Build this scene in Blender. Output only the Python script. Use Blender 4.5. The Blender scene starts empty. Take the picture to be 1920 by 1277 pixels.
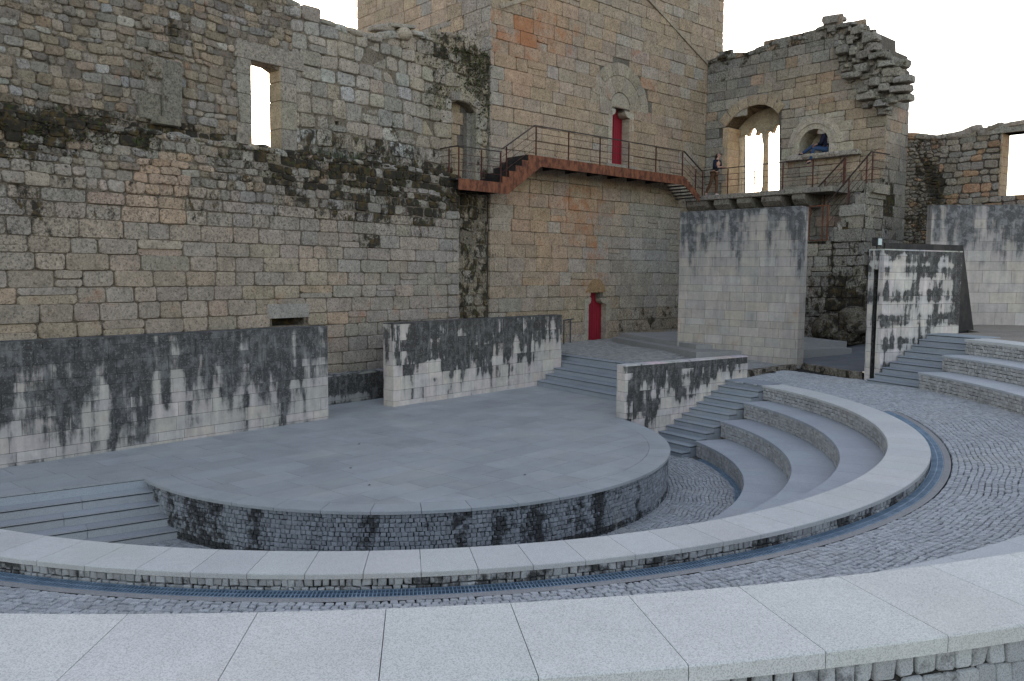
import bpy, bmesh, math, random
import numpy as np
from mathutils import Vector, Matrix
from mathutils.geometry import tessellate_polygon
R=math.radians
sc=bpy.context.scene
C=sc.collection
# ------------------------------------------------------------------ camera
FPX=1538.7; PITCH=0.081169; ROLL=0.0073
CAM=Vector((2.2243,-17.9336,4.4776))
_f=Vector((0,math.cos(PITCH),-math.sin(PITCH))); _r=Vector((1,0,0)); _u=_r.cross(_f)
_c,_s=math.cos(ROLL),math.sin(ROLL)
RIGHT=_c*_r+_s*_u; UP=-_s*_r+_c*_u; FWD=_f
cd=bpy.data.cameras.new('camera'); cam=bpy.data.objects.new('camera',cd); C.objects.link(cam)
cd.sensor_fit='HORIZONTAL'; cd.sensor_width=36; cd.lens=36*FPX/1920; cd.clip_start=.05; cd.clip_end=3000
m=Matrix((RIGHT,UP,-FWD)).transposed().to_4x4(); m.translation=CAM; cam.matrix_world=m
sc.camera=cam
# ------------------------------------------------------------------ light
SUN_EL,SUN_AZ=14.0,97.0      # azimuth: math angle of the direction towards the sun
w=bpy.data.worlds.new('World'); sc.world=w; w.use_nodes=True
nt=w.node_tree; bg=nt.nodes['Background']; sky=nt.nodes.new('ShaderNodeTexSky'); sky.sky_type='NISHITA'
sky.sun_disc=False; sky.sun_elevation=R(SUN_EL); sky.sun_rotation=R(90-SUN_AZ)
sky.air_density=1.0; sky.dust_density=2.2; sky.ozone_density=1.0; sky.altitude=300
tm=nt.nodes.new('ShaderNodeMix'); tm.data_type='RGBA'; tm.blend_type='MULTIPLY'; tm.inputs[0].default_value=1; tm.inputs[7].default_value=(1.08,1.0,.95,1)
hs=nt.nodes.new('ShaderNodeHueSaturation'); hs.inputs['Saturation'].default_value=.72; nt.links.new(sky.outputs[0],hs.inputs['Color']); nt.links.new(hs.outputs[0],tm.inputs[6]); nt.links.new(tm.outputs[2],bg.inputs[0]); bg.inputs[1].default_value=.15
sd=bpy.data.lights.new('sun','SUN'); sd.energy=2.6; sd.angle=R(.5); sd.color=(1,.86,.68)
so=bpy.data.objects.new('sun',sd); C.objects.link(so)
tosun=Vector((math.cos(R(SUN_AZ))*math.cos(R(SUN_EL)),math.sin(R(SUN_AZ))*math.cos(R(SUN_EL)),math.sin(R(SUN_EL))))
so.rotation_euler=tosun.to_track_quat('Z','Y').to_euler(); so.location=(0,0,30)
vs=sc.view_settings; vs.view_transform='Standard'; vs.look='None'; vs.gamma=1; vs.use_curve_mapping=False
vs.exposure=1.82
# ------------------------------------------------------------------ geometry helpers
def ray(x,y): return (x-960)/FPX*RIGHT-(y-638.5)/FPX*UP+FWD
def ground(x,y,z):
    r=ray(x,y); return CAM+r*((z-CAM.z)/r.z)
def proj(p):
    d=Vector(p)-CAM; z=max(d.dot(FWD),.1); return 960+FPX*d.dot(RIGHT)/z, 638.5-FPX*d.dot(UP)/z
class Frame:
    """vertical (or any) plane: origin, u axis, v axis, outward normal n"""
    def __init__(s,o,ang=None,side=1,u=None,v=None):
        s.o=Vector(o) if len(o)==3 else Vector((o[0],o[1],0))
        s.u=Vector((math.cos(R(ang)),math.sin(R(ang)),0)) if u is None else Vector(u).normalized()
        s.v=Vector((0,0,1)) if v is None else Vector(v).normalized()
        s.n=s.u.cross(s.v)*side       # side=1 : normal to the right of u
    def p(s,u,v,w=0): return s.o+s.u*u+s.v*v+s.n*w
    def px(s,x,y):
        r=ray(x,y); t=(s.o-CAM).dot(s.n)/r.dot(s.n); q=CAM+r*t-s.o; return (q.dot(s.u),q.dot(s.v))
    def off(s,w,du=0):
        f=Frame(s.o+s.n*w+s.u*du,0,1,s.u,s.v); f.n=s.n; return f
rnd=random.Random(7)
def U(a,b): return rnd.uniform(a,b)
def _h(i,j,s):
    n=(i*374761393+j*668265263+s*974634777)&0xffffffff; n=((n^(n>>13))*1274126177)&0xffffffff
    return ((n^(n>>16))&0xffff)/65535.
def vn(x,y,s=0):
    i,j=math.floor(x),math.floor(y); fx,fy=x-i,y-j; fx=fx*fx*(3-2*fx); fy=fy*fy*(3-2*fy)
    return (_h(i,j,s)*(1-fx)+_h(i+1,j,s)*fx)*(1-fy)+(_h(i,j+1,s)*(1-fx)+_h(i+1,j+1,s)*fx)*fy
def fbm(x,y,s=0,o=3):
    a,t,n=0.,.5,0.
    for k in range(o): a+=t*vn(x,y,s+k); n+=t; t*=.5; x*=2.1; y*=2.1
    return a/n
def cl(x,a=0,b=1): return max(a,min(b,x))
def mixc(a,b,t): return tuple(a[i]*(1-t)+b[i]*t for i in range(3))
def lerp_tab(x,tab):
    if x<=tab[0][0]: return tab[0][1]
    for (a,b),(c,d) in zip(tab,tab[1:]):
        if x<=c: return b+(d-b)*(x-a)/(c-a)
    return tab[-1][1]
def blob(x,y,*bl):
    s=0
    for cx,cy,rx,ry,a in bl: s+=a*math.exp(-((x-cx)/rx)**2-((y-cy)/ry)**2)
    return s
class SB:
    """collects geometry with per-vertex colour (col) and masks (msk: grime, rust, lichen)"""
    def __init__(s): s.v=[];s.f=[];s.c=[];s.m=[];s.mi=[];s.sm=[]
    def vert(s,p,c=(.5,.5,.5),m=(0,0,0)):
        s.v.append((p[0],p[1],p[2])); s.c.append((c[0],c[1],c[2],1)); s.m.append((m[0],m[1],m[2],1)); return len(s.v)-1
    def face(s,idx,mi=0,sm=False): s.f.append(idx); s.mi.append(mi); s.sm.append(sm)
    def quad(s,a,b,c,d,col=(.5,.5,.5),m=(0,0,0),mi=0):
        s.face([s.vert(p,col,m) for p in (a,b,c,d)],mi)
    def box(s,f,u0,u1,v0,v1,w0,w1,col=(.5,.5,.5),m=(0,0,0),mi=0,ch=0):
        P=f.p
        if ch<=0:
            i=[s.vert(P(u,v,w_),col,m) for w_ in (w0,w1) for v in (v0,v1) for u in (u0,u1)]
            for q in ((0,2,3,1),(4,5,7,6),(0,1,5,4),(2,6,7,3),(0,4,6,2),(1,3,7,5)): s.face([i[k] for k in q],mi)
        else:
            # octagonal chamfered prism: bottom ring, chamfer ring (front face w1)
            a=[(u0,v0),(u1,v0),(u1,v1),(u0,v1)]; b=[(u0+ch,v0+ch),(u1-ch,v0+ch),(u1-ch,v1-ch),(u0+ch,v1-ch)]
            r0=[s.vert(P(x,y,w0),col,m) for x,y in a]; r1=[s.vert(P(x,y,w1-ch),col,m) for x,y in a]; r2=[s.vert(P(x,y,w1),col,m) for x,y in b]
            for k in range(4):
                l=(k+1)%4; s.face([r0[k],r0[l],r1[l],r1[k]],mi); s.face([r1[k],r1[l],r2[l],r2[k]],mi)
            s.face(r2,mi); s.face(r0[::-1],mi)
    def tube(s,p0,p1,r,n=6,col=(.5,.5,.5),r1=None,mi=0,m=(0,0,0)):
        p0=Vector(p0);p1=Vector(p1);d=(p1-p0).normalized(); a=d.orthogonal().normalized(); b=d.cross(a); r1=r if r1 is None else r1
        A=[];B=[]
        for k in range(n):
            t=2*math.pi*k/n; o=a*math.cos(t)+b*math.sin(t); A.append(s.vert(p0+o*r,col,m)); B.append(s.vert(p1+o*r1,col,m))
        for k in range(n): l=(k+1)%n; s.face([A[k],A[l],B[l],B[k]],mi,True)
        s.face(A[::-1],mi); s.face(B,mi)
    def bar(s,p0,p1,w,h,up=(0,0,1),col=(.5,.5,.5),mi=0,m=(0,0,0)):
        p0=Vector(p0);p1=Vector(p1);d=(p1-p0).normalized(); a=d.cross(Vector(up)); a=a.normalized() if a.length>1e-4 else d.orthogonal().normalized(); b=a.cross(d)
        i=[s.vert(p+a*x*w/2+b*y*h/2,col,m) for p in (p0,p1) for x,y in ((-1,-1),(1,-1),(1,1),(-1,1))]
        for q in ((3,2,1,0),(4,5,6,7),(0,1,5,4),(1,2,6,5),(2,3,7,6),(3,0,4,7)): s.face([i[k] for k in q],mi)
    def lathe(s,c,prof,n=16,col=(.5,.5,.5),m=(0,0,0),mi=0):
        c=Vector(c); rings=[[s.vert(c+Vector((r*math.cos(2*math.pi*k/n),r*math.sin(2*math.pi*k/n),z)),col,m) for k in range(n)] for r,z in prof]
        for A,B in zip(rings,rings[1:]):
            for k in range(n): l=(k+1)%n; s.face([A[k],A[l],B[l],B[k]],mi,True)
        s.face(rings[0][::-1],mi); s.face(rings[-1],mi)
    def boulder(s,c,sx,sy,sz,col,m=(0,0,0),rot=None,seed=0,n=6,boxy=.6,mi=0):
        c=Vector(c); rr=random.Random(seed); M=rot if rot else Matrix.Rotation(rr.uniform(-.3,.3),3,'Z')@Matrix.Rotation(rr.uniform(-.15,.15),3,'X')
        e=1-.78*boxy; K=12 if boxy>.2 else 10; g=lambda x: math.copysign(abs(x)**e,x); rings=[]
        sk=[rr.uniform(-.14,.14) for _ in range(4)]; jt=.05 if boxy>.05 else 0
        for i in range(n+1):
            a=math.pi*(.06+.88*i/n)-math.pi/2; ring=[]
            for k in range(K):
                t=2*math.pi*(k+.5)/K; x,y,z=g(math.cos(a))*g(math.cos(t)),g(math.cos(a))*g(math.sin(t)),g(math.sin(a))
                x,y,z=x*(1+sk[0]*z+sk[1]*y),y*(1+sk[2]*z),z*(1+sk[3]*x)
                q=1+rr.uniform(-jt,jt); ring.append(s.vert(c+M@Vector((x*q*sx/2,y*q*sy/2,z*q*sz/2)),col,m))
            rings.append(ring)
        for A,B in zip(rings,rings[1:]):
            for k in range(K): l=(k+1)%K; s.face([A[k],B[k],B[l],A[l]],mi,boxy<.2)
        s.face(rings[0],mi); s.face(rings[-1][::-1],mi)
    def poly(s,f,poly,w,gap,h,col,m,chf=.02,base=.09,mi=0,tilt=0,dome=0):
        """one stone standing on a frame: poly = convex outline in (u,v)"""
        n=len(poly); cx=sum(p[0] for p in poly)/n; cy=sum(p[1] for p in poly)/n
        def ring(d,ww,tl):
            o=[]
            for p in poly:
                dx,dy=p[0]-cx,p[1]-cy; L=math.hypot(dx,dy) or 1; k=max(L-d,L*.2)/L
                o.append(s.vert(f.p(cx+dx*k,cy+dy*k,ww+tl*(dx*tx+dy*ty)),col,m))
            return o
        tx,ty=U(-tilt,tilt),U(-tilt,tilt)
        r0=ring(gap,w-base,0); r1=ring(gap,w+h-chf,1); r2=ring(gap+chf*1.1,w+h,1)
        for A,B in ((r0,r1),(r1,r2)):
            for k in range(n): l=(k+1)%n; s.face([A[k],A[l],B[l],B[k]],mi,True)
        if dome>0:
            c=s.vert(f.p(cx+U(-.04,.04),cy+U(-.03,.03),w+h+dome*U(-.3,1.2)),col,m)
            for k in range(n): l=(k+1)%n; s.face([r2[k],r2[l],c],mi,False)
        else: s.face(r2,mi,False)
    def qstone(s,P,nrm,h,inset,col,m=(0,0,0),base=.03,mi=0):
        """small cobble from four base corners"""
        c=(P[0]+P[1]+P[2]+P[3])/4
        a=[s.vert(p+(c-p)*.06-nrm*base,col,m) for p in P]; b=[s.vert(p+(c-p)*.13+nrm*(h-inset*.8),col,m) for p in P]
        d=[s.vert(p+(c-p).normalized()*inset*2.0+nrm*(h+U(-.002,.002)),col,m) for p in P]
        for A,B in ((a,b),(b,d)):
            for k in range(4): l=(k+1)%4; s.face([A[k],A[l],B[l],B[k]],mi,False)
        s.face(d,mi,False)
    def build(s,name,mats,parent=None):
        me=bpy.data.meshes.new(name); me.from_pydata(s.v,[],s.f)
        ob=bpy.data.objects.new(name,me); C.objects.link(ob)
        for mm in (mats if isinstance(mats,(list,tuple)) else [mats]): me.materials.append(mm)
        me.polygons.foreach_set('material_index',s.mi); me.polygons.foreach_set('use_smooth',s.sm)
        for nm,dat in (('col',s.c),('msk',s.m)):
            a=me.attributes.new(nm,'FLOAT_COLOR','POINT'); a.data.foreach_set('color',np.array(dat,dtype=np.float32).ravel())
        me.update()
        bm=bmesh.new(); bm.from_mesh(me); bmesh.ops.recalc_face_normals(bm,faces=bm.faces); bm.to_mesh(me); bm.free()
        if parent: ob.parent=parent; ob.matrix_parent_inverse=parent.matrix_world.inverted()
        return ob
def thing(name,label,cat,loc=(0,0,0),group=None):
    o=bpy.data.objects.new(name,None); C.objects.link(o); o.location=loc; o.empty_display_size=.3
    o.matrix_world=Matrix.Translation(Vector(loc)); o['label']=label; o['category']=cat
    if group: o['group']=group
    return o
def tag(o,label,cat,group=None):
    o['label']=label; o['category']=cat
    if group: o['group']=group
    return o
def kind(o,k): o['kind']=k; return o
# convex clipping
def clip(poly,a,b,c):   # keep a*x+b*y<=c
    out=[]
    for i,p in enumerate(poly):
        q=poly[(i+1)%len(poly)]; dp=a*p[0]+b*p[1]-c; dq=a*q[0]+b*q[1]-c
        if dp<=0: out.append(p)
        if dp*dq<0: t=dp/(dp-dq); out.append((p[0]+(q[0]-p[0])*t,p[1]+(q[1]-p[1])*t))
    return out
def area(p): return abs(sum(p[i][0]*p[(i+1)%len(p)][1]-p[(i+1)%len(p)][0]*p[i][1] for i in range(len(p)))/2)
def cutboxes(poly,boxes):
    for (x0,x1,y0,y1) in boxes:
        if not poly: return poly
        cx=sum(p[0] for p in poly)/len(poly); cy=sum(p[1] for p in poly)/len(poly)
        mx0,mx1=min(p[0] for p in poly),max(p[0] for p in poly); my0,my1=min(p[1] for p in poly),max(p[1] for p in poly)
        if mx1<=x0 or mx0>=x1 or my1<=y0 or my0>=y1: continue
        best=None
        for a,b,c in ((1,0,x0),(-1,0,-x1),(0,1,y0),(0,-1,-y1)):
            q=clip(poly,a,b,c)
            if len(q)>2 and (best is None or area(q)>area(best)): best=q
        poly=best if best and area(best)>.004 else []
    return poly
def inside(p,poly):
    x,y=p; c=False; j=len(poly)-1
    for i in range(len(poly)):
        if (poly[i][1]>y)!=(poly[j][1]>y) and x<(poly[j][0]-poly[i][0])*(y-poly[i][1])/(poly[j][1]-poly[i][1])+poly[i][0]: c=not c
        j=i
    return c
def chaikin(p,t=.22):
    o=[]
    for i in range(len(p)):
        a=p[i];b=p[(i+1)%len(p)]; o.append((a[0]+(b[0]-a[0])*t,a[1]+(b[1]-a[1])*t)); o.append((a[0]+(b[0]-a[0])*(1-t),a[1]+(b[1]-a[1])*(1-t)))
    return o
def corner(p,d):
    o=[];n=len(p)
    for i in range(n):
        a=p[i-1];b=p[i];c=p[(i+1)%n]
        for q in (a,c):
            L=math.hypot(q[0]-b[0],q[1]-b[1]) or 1; k=min(d*U(.6,1.5),L*.3)/L; o.append((b[0]+(q[0]-b[0])*k,b[1]+(q[1]-b[1])*k))
    return o
def ashlar(u0,u1,v0,v1,ch,wd,jit=.012,ucut=None,wavy=0):
    """courses of squared blocks -> list of convex cells"""
    cells=[];v=v0
    while v<v1-.05:
        h=U(*ch); h=min(h,v1-v) if v1-v-h>.12 else v1-v
        u=u0+U(-wd[1],0)
        while u<u1:
            d=U(*wd)*(1.35 if rnd.random()<.1 else 1)
            def wv(x): return wavy*(fbm(x*.35,v*.2,5)-.5)
            a,b=max(u,u0),min(u+d,u1)
            if b-a>.06:
                if d>.55 and h>.34 and rnd.random()<.07:
                    k=v+h*U(.4,.6); parts=[(a,b,v,k),(a,b,k,v+h)]
                else: parts=[(a,b,v,v+h)]
                for (x0,x1,y0,y1) in parts:
                    j=lambda:U(-jit,jit)
                    cells.append([(x0+j(),y0+wv(x0)+j()),(x1+j(),y0+wv(x1)+j()),(x1+j(),y1+wv(x1)+j()),(x0+j(),y1+wv(x0)+j())])
            u+=d
        v+=h
    return cells
def rubble(u0,u1,v0,v1,su,sv,jit=.42):
    seeds=[];r=0;v=v0-sv
    while v<v1+sv:
        u=u0-su+(r%2)*su/2
        while u<u1+su:
            seeds.append((u+U(-jit,jit)*su,v+U(-jit,jit)*sv*.8)); u+=su*U(.75,1.3)
        v+=sv*U(.8,1.2); r+=1
    A=np.array(seeds)/np.array([su,sv]); cells=[]
    for i,(x,y) in enumerate(seeds):
        if x<u0-.1 or x>u1+.1 or y<v0-.1 or y>v1+.1: continue
        d=((A-A[i])**2).sum(1); nb=np.argsort(d)[1:14]; px,py=A[i]
        poly=[(px-2,py-2),(px+2,py-2),(px+2,py+2),(px-2,py+2)]
        for k in nb:
            qx,qy=A[k]; a,b=qx-px,qy-py; poly=clip(poly,a,b,(qx*qx+qy*qy-px*px-py*py)/2)
            if len(poly)<3: break
        if len(poly)>2: cells.append([(p[0]*su,p[1]*sv) for p in poly])
    return cells
def panel(sb,f,outline,holes,w0,w1,col=(.1,.09,.08),m=(.3,0,0),mi=0):
    """extruded polygon with holes between depths w0 (front) and w1 (back)"""
    loops=[outline]+holes; allp=[p for l in loops for p in l]
    tri=tessellate_polygon([[Vector((p[0],p[1],0)) for p in l] for l in loops])
    F=[sb.vert(f.p(p[0],p[1],w0),col,m) for p in allp]; B=[sb.vert(f.p(p[0],p[1],w1),col,m) for p in allp]
    for t in tri: sb.face([F[k] for k in t],mi); sb.face([B[k] for k in t[::-1]],mi)
    o=0
    for l in loops:
        n=len(l)
        for k in range(n):
            a,b=o+k,o+(k+1)%n; sb.face([F[a],F[b],B[b],B[a]],mi)
        o+=n
def lay(sb,f,cells,colfn,outline=None,boxes=(),gap=.012,h=(0,.03),chf=.02,round_=True,tilt=.0,dome=0,poly_holes=(),mi=0):
    for c in cells:
        if len(c)<3: continue
        cx=sum(p[0] for p in c)/len(c); cy=sum(p[1] for p in c)/len(c)
        if outline and not inside((cx,cy),outline): continue
        if any(inside((cx,cy),ph) for ph in poly_holes): continue
        c=cutboxes(c,boxes)
        if len(c)<3 or area(c)<.006: continue
        x,y=proj(f.p(cx,cy)); col,m=colfn(x,y,cx,cy)
        if round_ is True: c=chaikin(c,.16)
        elif round_: c=corner(c,round_*.22)
        sb.poly(f,c,0,gap,U(*h),col,m,chf=chf,tilt=tilt,dome=dome*U(.3,1.4),mi=mi)
# ------------------------------------------------------------------ materials
def N(nt,t,**k):
    n=nt.nodes.new('ShaderNode'+t)
    for a,b in k.items():
        if a.startswith('i_'): 
            key=a[2:]; key=int(key) if key.isdigit() else key.replace('_',' ')
            n.inputs[key].default_value=b
        else: setattr(n,a,b)
    return n
def newmat(name,rough=.85,spec=.25):
    m=bpy.data.materials.new(name); m.use_nodes=True; b=m.node_tree.nodes['Principled BSDF']
    b.inputs['Roughness'].default_value=rough; b.inputs['Specular IOR Level'].default_value=spec
    return m,m.node_tree,b
def math_(nt,op,a,b=None,c=None,cl_=False):
    n=nt.nodes.new('ShaderNodeMath'); n.operation=op; n.use_clamp=cl_
    for i,x in enumerate((a,b,c)):
        if x is None: continue
        if isinstance(x,(int,float)): n.inputs[i].default_value=x
        else: nt.links.new(x,n.inputs[i])
    return n.outputs[0]
def mixrgb(nt,fac,a,b,mode='MIX'):
    n=nt.nodes.new('ShaderNodeMix'); n.data_type='RGBA'; n.blend_type=mode
    for k,x in ((0,fac),(6,a),(7,b)):
        if isinstance(x,(int,float)): n.inputs[k].default_value=x
        elif isinstance(x,tuple): n.inputs[k].default_value=(*x,1)
        else: nt.links.new(x,n.inputs[k])
    return n.outputs[2]
def noise(nt,vec,scale,detail=4,rough=.55,dist=0):
    n=N(nt,'TexNoise'); n.inputs['Scale'].default_value=scale; n.inputs['Detail'].default_value=detail; n.inputs['Roughness'].default_value=rough; n.inputs['Distortion'].default_value=dist
    nt.links.new(vec,n.inputs['Vector']); return n.outputs[0]
def ss(nt,x,lo,hi):
    n=N(nt,'MapRange',interpolation_type='SMOOTHSTEP'); nt.links.new(x,n.inputs[0])
    for i,v in ((1,lo),(2,hi)):
        if isinstance(v,(int,float)): n.inputs[i].default_value=v
        else: nt.links.new(v,n.inputs[i])
    return n.outputs[0]
def scaled(nt,vec,s):
    n=N(nt,'Mapping'); n.inputs['Scale'].default_value=s; nt.links.new(vec,n.inputs[0]); return n.outputs[0]
def mat_stone(name,mode='stone',bump=.5,grimecol=(.022,.019,.014),speck=.22):
    """granite masonry: vertex colour 'col' is the stone's own colour, 'msk' = grime, rust, lichen cover"""
    m,nt,b=newmat(name,.9,.15); K1,K2=(.9,1.5) if mode=='stone' else (.35,.35)
    g=N(nt,'NewGeometry').outputs['Position']
    col=N(nt,'Attribute',attribute_name='col').outputs['Color']
    mk=N(nt,'Attribute',attribute_name='msk').outputs['Color']; sp=N(nt,'SeparateColor'); nt.links.new(mk,sp.inputs[0])
    gr,ru,li=sp.outputs[0],sp.outputs[1],sp.outputs[2]
    n1=noise(nt,g,2.6,8,.62); n2=noise(nt,g,26,5,.7); n3=noise(nt,g,95,3,.6)
    nm=noise(nt,g,9,6,.7)
    v=math_(nt,'MULTIPLY_ADD',n1,K1,1-K1*.5); v=math_(nt,'MULTIPLY',v,math_(nt,'MULTIPLY_ADD',n2,K2,1-K2*.5)); v=math_(nt,'MULTIPLY',v,math_(nt,'MULTIPLY_ADD',nm,K1*1.3,1-K1*.65))
    v=math_(nt,'MULTIPLY',v,math_(nt,'MULTIPLY_ADD',n3,speck*2,1-speck))
    c=mixrgb(nt,1.0,col,v,'MULTIPLY'); c=mixrgb(nt,1.0,c,(1.03,.975,.91) if mode=='stone' else (1,1,1),'MULTIPLY')
    # rust / iron staining
    rn=noise(nt,g,1.7,6,.65); rf=ss(nt,math_(nt,'ADD',rn,math_(nt,'MULTIPLY',ru,.55)),.62,.92)
    rf=math_(nt,'MULTIPLY',rf,.75); c=mixrgb(nt,rf,c,mixrgb(nt,n2,(.26,.085,.028),(.42,.17,.07)))
    # pale lichen spots
    vo=N(nt,'TexVoronoi'); vo.inputs['Scale'].default_value=7; nt.links.new(g,vo.inputs['Vector'])
    rad=math_(nt,'MULTIPLY_ADD',li,.5,-.08); rad=math_(nt,'ADD',rad,math_(nt,'MULTIPLY_ADD',n2,.3,-.15))
    lf=ss(nt,math_(nt,'SUBTRACT',rad,vo.outputs['Distance']),0,.08)
    ln=ss(nt,noise(nt,g,3.3,5,.7),.5,.62); lf=math_(nt,'MULTIPLY',math_(nt,'MULTIPLY',lf,.7),math_(nt,'MAXIMUM',ln,.25))
    c=mixrgb(nt,lf,c,(.46,.46,.42))
    # black / brown / green growth
    if mode=='stone':
        gn=noise(nt,scaled(nt,g,(1,1,.8)),3.0,9,.68,.2); lo,hi=.86,.99
    else:
        st=noise(nt,scaled(nt,g,(1,1,.14)),5.5,5,.62); pa=noise(nt,g,2.4,8,.66,.4)
        gn=math_(nt,'ADD',math_(nt,'MULTIPLY',st,.62),math_(nt,'MULTIPLY',pa,.38)); lo,hi=dict(flake=(.80,.95),soot=(.70,.98),streak=(.70,1.08))[mode]
    gn=math_(nt,'ADD',math_(nt,'MULTIPLY_ADD',gn,*((1.35,-.18) if mode=='stone' else (1.9,-.45))),math_(nt,'MULTIPLY_ADD',n2,.16,-.08))
    gt=math_(nt,'ADD',gn,math_(nt,'MULTIPLY_ADD',gr,.95,-.12)); gf=ss(nt,gt,lo,hi)
    if mode!='stone': c=mixrgb(nt,math_(nt,'MULTIPLY',ss(nt,gt,lo-.36,lo+.06),.42),c,(.20,.198,.195))
    else:
        sn=noise(nt,g,17,5,.75); c=mixrgb(nt,math_(nt,'MULTIPLY',ss(nt,math_(nt,'ADD',sn,math_(nt,'MULTIPLY',gr,.22)),.575,.69),.7),c,(.05,.042,.032))
    hue=noise(nt,g,5.5,4,.6)
    gc=mixrgb(nt,ss(nt,hue,.48,.62),grimecol,tuple(x*f for x,f in zip(grimecol,(3.2,2.5,1.3))) if mode=='stone' else tuple(x*2.6 for x in grimecol))
    if mode=='stone': gc=mixrgb(nt,ss(nt,noise(nt,g,4.1,3,.6),.6,.68),gc,(.035,.045,.012))
    else: gc=mixrgb(nt,math_(nt,'MULTIPLY',ss(nt,n2,.52,.7),.8),gc,(.2,.2,.19)); gc=mixrgb(nt,math_(nt,'MULTIPLY',ss(nt,noise(nt,scaled(nt,g,(1,1,.2)),7,4,.6),.5,.72),.55),gc,(.19,.19,.185))
    c=mixrgb(nt,math_(nt,'MULTIPLY',gf,.93),c,gc)
    nt.links.new(c,b.inputs['Base Color'])
    bp=N(nt,'Bump'); bp.inputs['Strength'].default_value=bump; bp.inputs['Distance'].default_value=.03
    hh=math_(nt,'ADD',math_(nt,'MULTIPLY',n1,.6),math_(nt,'ADD',math_(nt,'MULTIPLY',n2,.5),math_(nt,'MULTIPLY',gf,.35)))
    nt.links.new(hh,bp.inputs['Height']); nt.links.new(bp.outputs[0],b.inputs['Normal'])
    return m
M_stone=mat_stone('granite masonry',bump=.7)
M_flake=mat_stone('flaking stained limestone','flake',bump=.25,grimecol=(.03,.029,.027),speck=.06)
M_soot=mat_stone('sooty streaked limestone','soot',bump=.2,grimecol=(.034,.034,.034),speck=.07)
M_streak=mat_stone('streaked pale limestone','streak',bump=.12,grimecol=(.065,.065,.066),speck=.05)
def mat_granite(name,rough=.7,wear=.35,fine=150):
    m,nt,b=newmat(name,rough,.35)
    g=N(nt,'NewGeometry').outputs['Position']; col=N(nt,'Attribute',attribute_name='col').outputs['Color']
    mk=N(nt,'Attribute',attribute_name='msk').outputs['Color']; sp=N(nt,'SeparateColor'); nt.links.new(mk,sp.inputs[0])
    a=noise(nt,g,fine,3,.8); d=ss(nt,a,.40,.54); n1=noise(nt,g,1.1,7,.62); n2=noise(nt,g,9,5,.6)
    c=mixrgb(nt,1.0,col,math_(nt,'MULTIPLY_ADD',d,.44,.68),'MULTIPLY')
    v=math_(nt,'MULTIPLY',math_(nt,'MULTIPLY_ADD',n1,wear,1-wear/2),math_(nt,'MULTIPLY_ADD',n2,.16,.92))
    c=mixrgb(nt,1.0,c,v,'MULTIPLY')
    c=mixrgb(nt,math_(nt,'MULTIPLY',ss(nt,noise(nt,g,.9,6,.6),.52,.72),.22),c,(.46,.42,.34))
    gf=ss(nt,math_(nt,'ADD',math_(nt,'MULTIPLY_ADD',noise(nt,g,7,8,.7),1.2,-.1),sp.outputs[0]),.9,1.15)
    c=mixrgb(nt,math_(nt,'MULTIPLY',gf,.9),c,(.022,.022,.02))
    nt.links.new(c,b.inputs['Base Color'])
    bp=N(nt,'Bump'); bp.inputs['Strength'].default_value=.12; bp.inputs['Distance'].default_value=.004
    nt.links.new(a,bp.inputs['Height']); nt.links.new(bp.outputs[0],b.inputs['Normal']); return m
M_granite=mat_granite('sawn granite slab')
M_stage=mat_granite('worn stage granite',.6,.6)
M_cobble=mat_granite('granite sett',.8,.3,90)
M_setwall=mat_granite('weathered granite sett',.88,.5,140)
def mat_soil(name,c1,c2,sc_=14,bump=.6):
    m,nt,b=newmat(name,.95,.1); g=N(nt,'NewGeometry').outputs['Position']
    n=noise(nt,g,sc_,6,.7); n2=noise(nt,g,1.1,5,.6)
    c=mixrgb(nt,ss(nt,n,.35,.65),c1,c2); c=mixrgb(nt,1.0,c,math_(nt,'MULTIPLY_ADD',n2,.7,.65),'MULTIPLY'); nt.links.new(c,b.inputs['Base Color'])
    bp=N(nt,'Bump'); bp.inputs['Strength'].default_value=bump; bp.inputs['Distance'].default_value=.02; nt.links.new(n,bp.inputs['Height']); nt.links.new(bp.outputs[0],b.inputs['Normal']); return m
M_joint=mat_soil('joint grit',(.018,.017,.016),(.045,.042,.037),30)
M_sand=mat_soil('sandy ground',(.2,.17,.14),(.33,.29,.24),22)
M_grit=mat_soil('dark grit path',(.1,.105,.11),(.19,.195,.2),40,.4)
M_field=mat_soil('field',(.2,.19,.17),(.28,.26,.23),.3)
def mat_metal(name,c1,c2,metal=.0,rough=.75,sc_=6,spec=.3):
    m,nt,b=newmat(name,rough,spec); g=N(nt,'NewGeometry').outputs['Position']
    n=noise(nt,scaled(nt,g,(1,1,.5)),sc_,7,.7); n2=noise(nt,g,45,3,.6)
    c=mixrgb(nt,ss(nt,n,.38,.64),c1,c2); c=mixrgb(nt,1.0,c,math_(nt,'MULTIPLY_ADD',n2,.5,.75),'MULTIPLY'); nt.links.new(c,b.inputs['Base Color'])
    b.inputs['Metallic'].default_value=metal
    bp=N(nt,'Bump'); bp.inputs['Strength'].default_value=.2; bp.inputs['Distance'].default_value=.004; nt.links.new(n2,bp.inputs['Height']); nt.links.new(bp.outputs[0],b.inputs['Normal']); return m
M_rust=mat_metal('rusted steel plate',(.075,.026,.014),(.21,.075,.034))
M_rail=mat_metal('rusty rail paint',(.045,.018,.014),(.12,.04,.028),.2,.55,9)
M_handrail=mat_metal('dark handrail',(.03,.022,.02),(.07,.05,.045),.3,.5,9)
M_darksteel=mat_metal('dark oxidised steel',(.022,.02,.02),(.05,.043,.04),.3,.6,3)
M_grate=mat_metal('galvanised grating',(.17,.24,.31),(.26,.34,.42),.3,.5,5)
M_bluesteel=mat_metal('blue grey painted steel',(.03,.04,.055),(.06,.07,.09),.3,.5,5)
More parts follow.
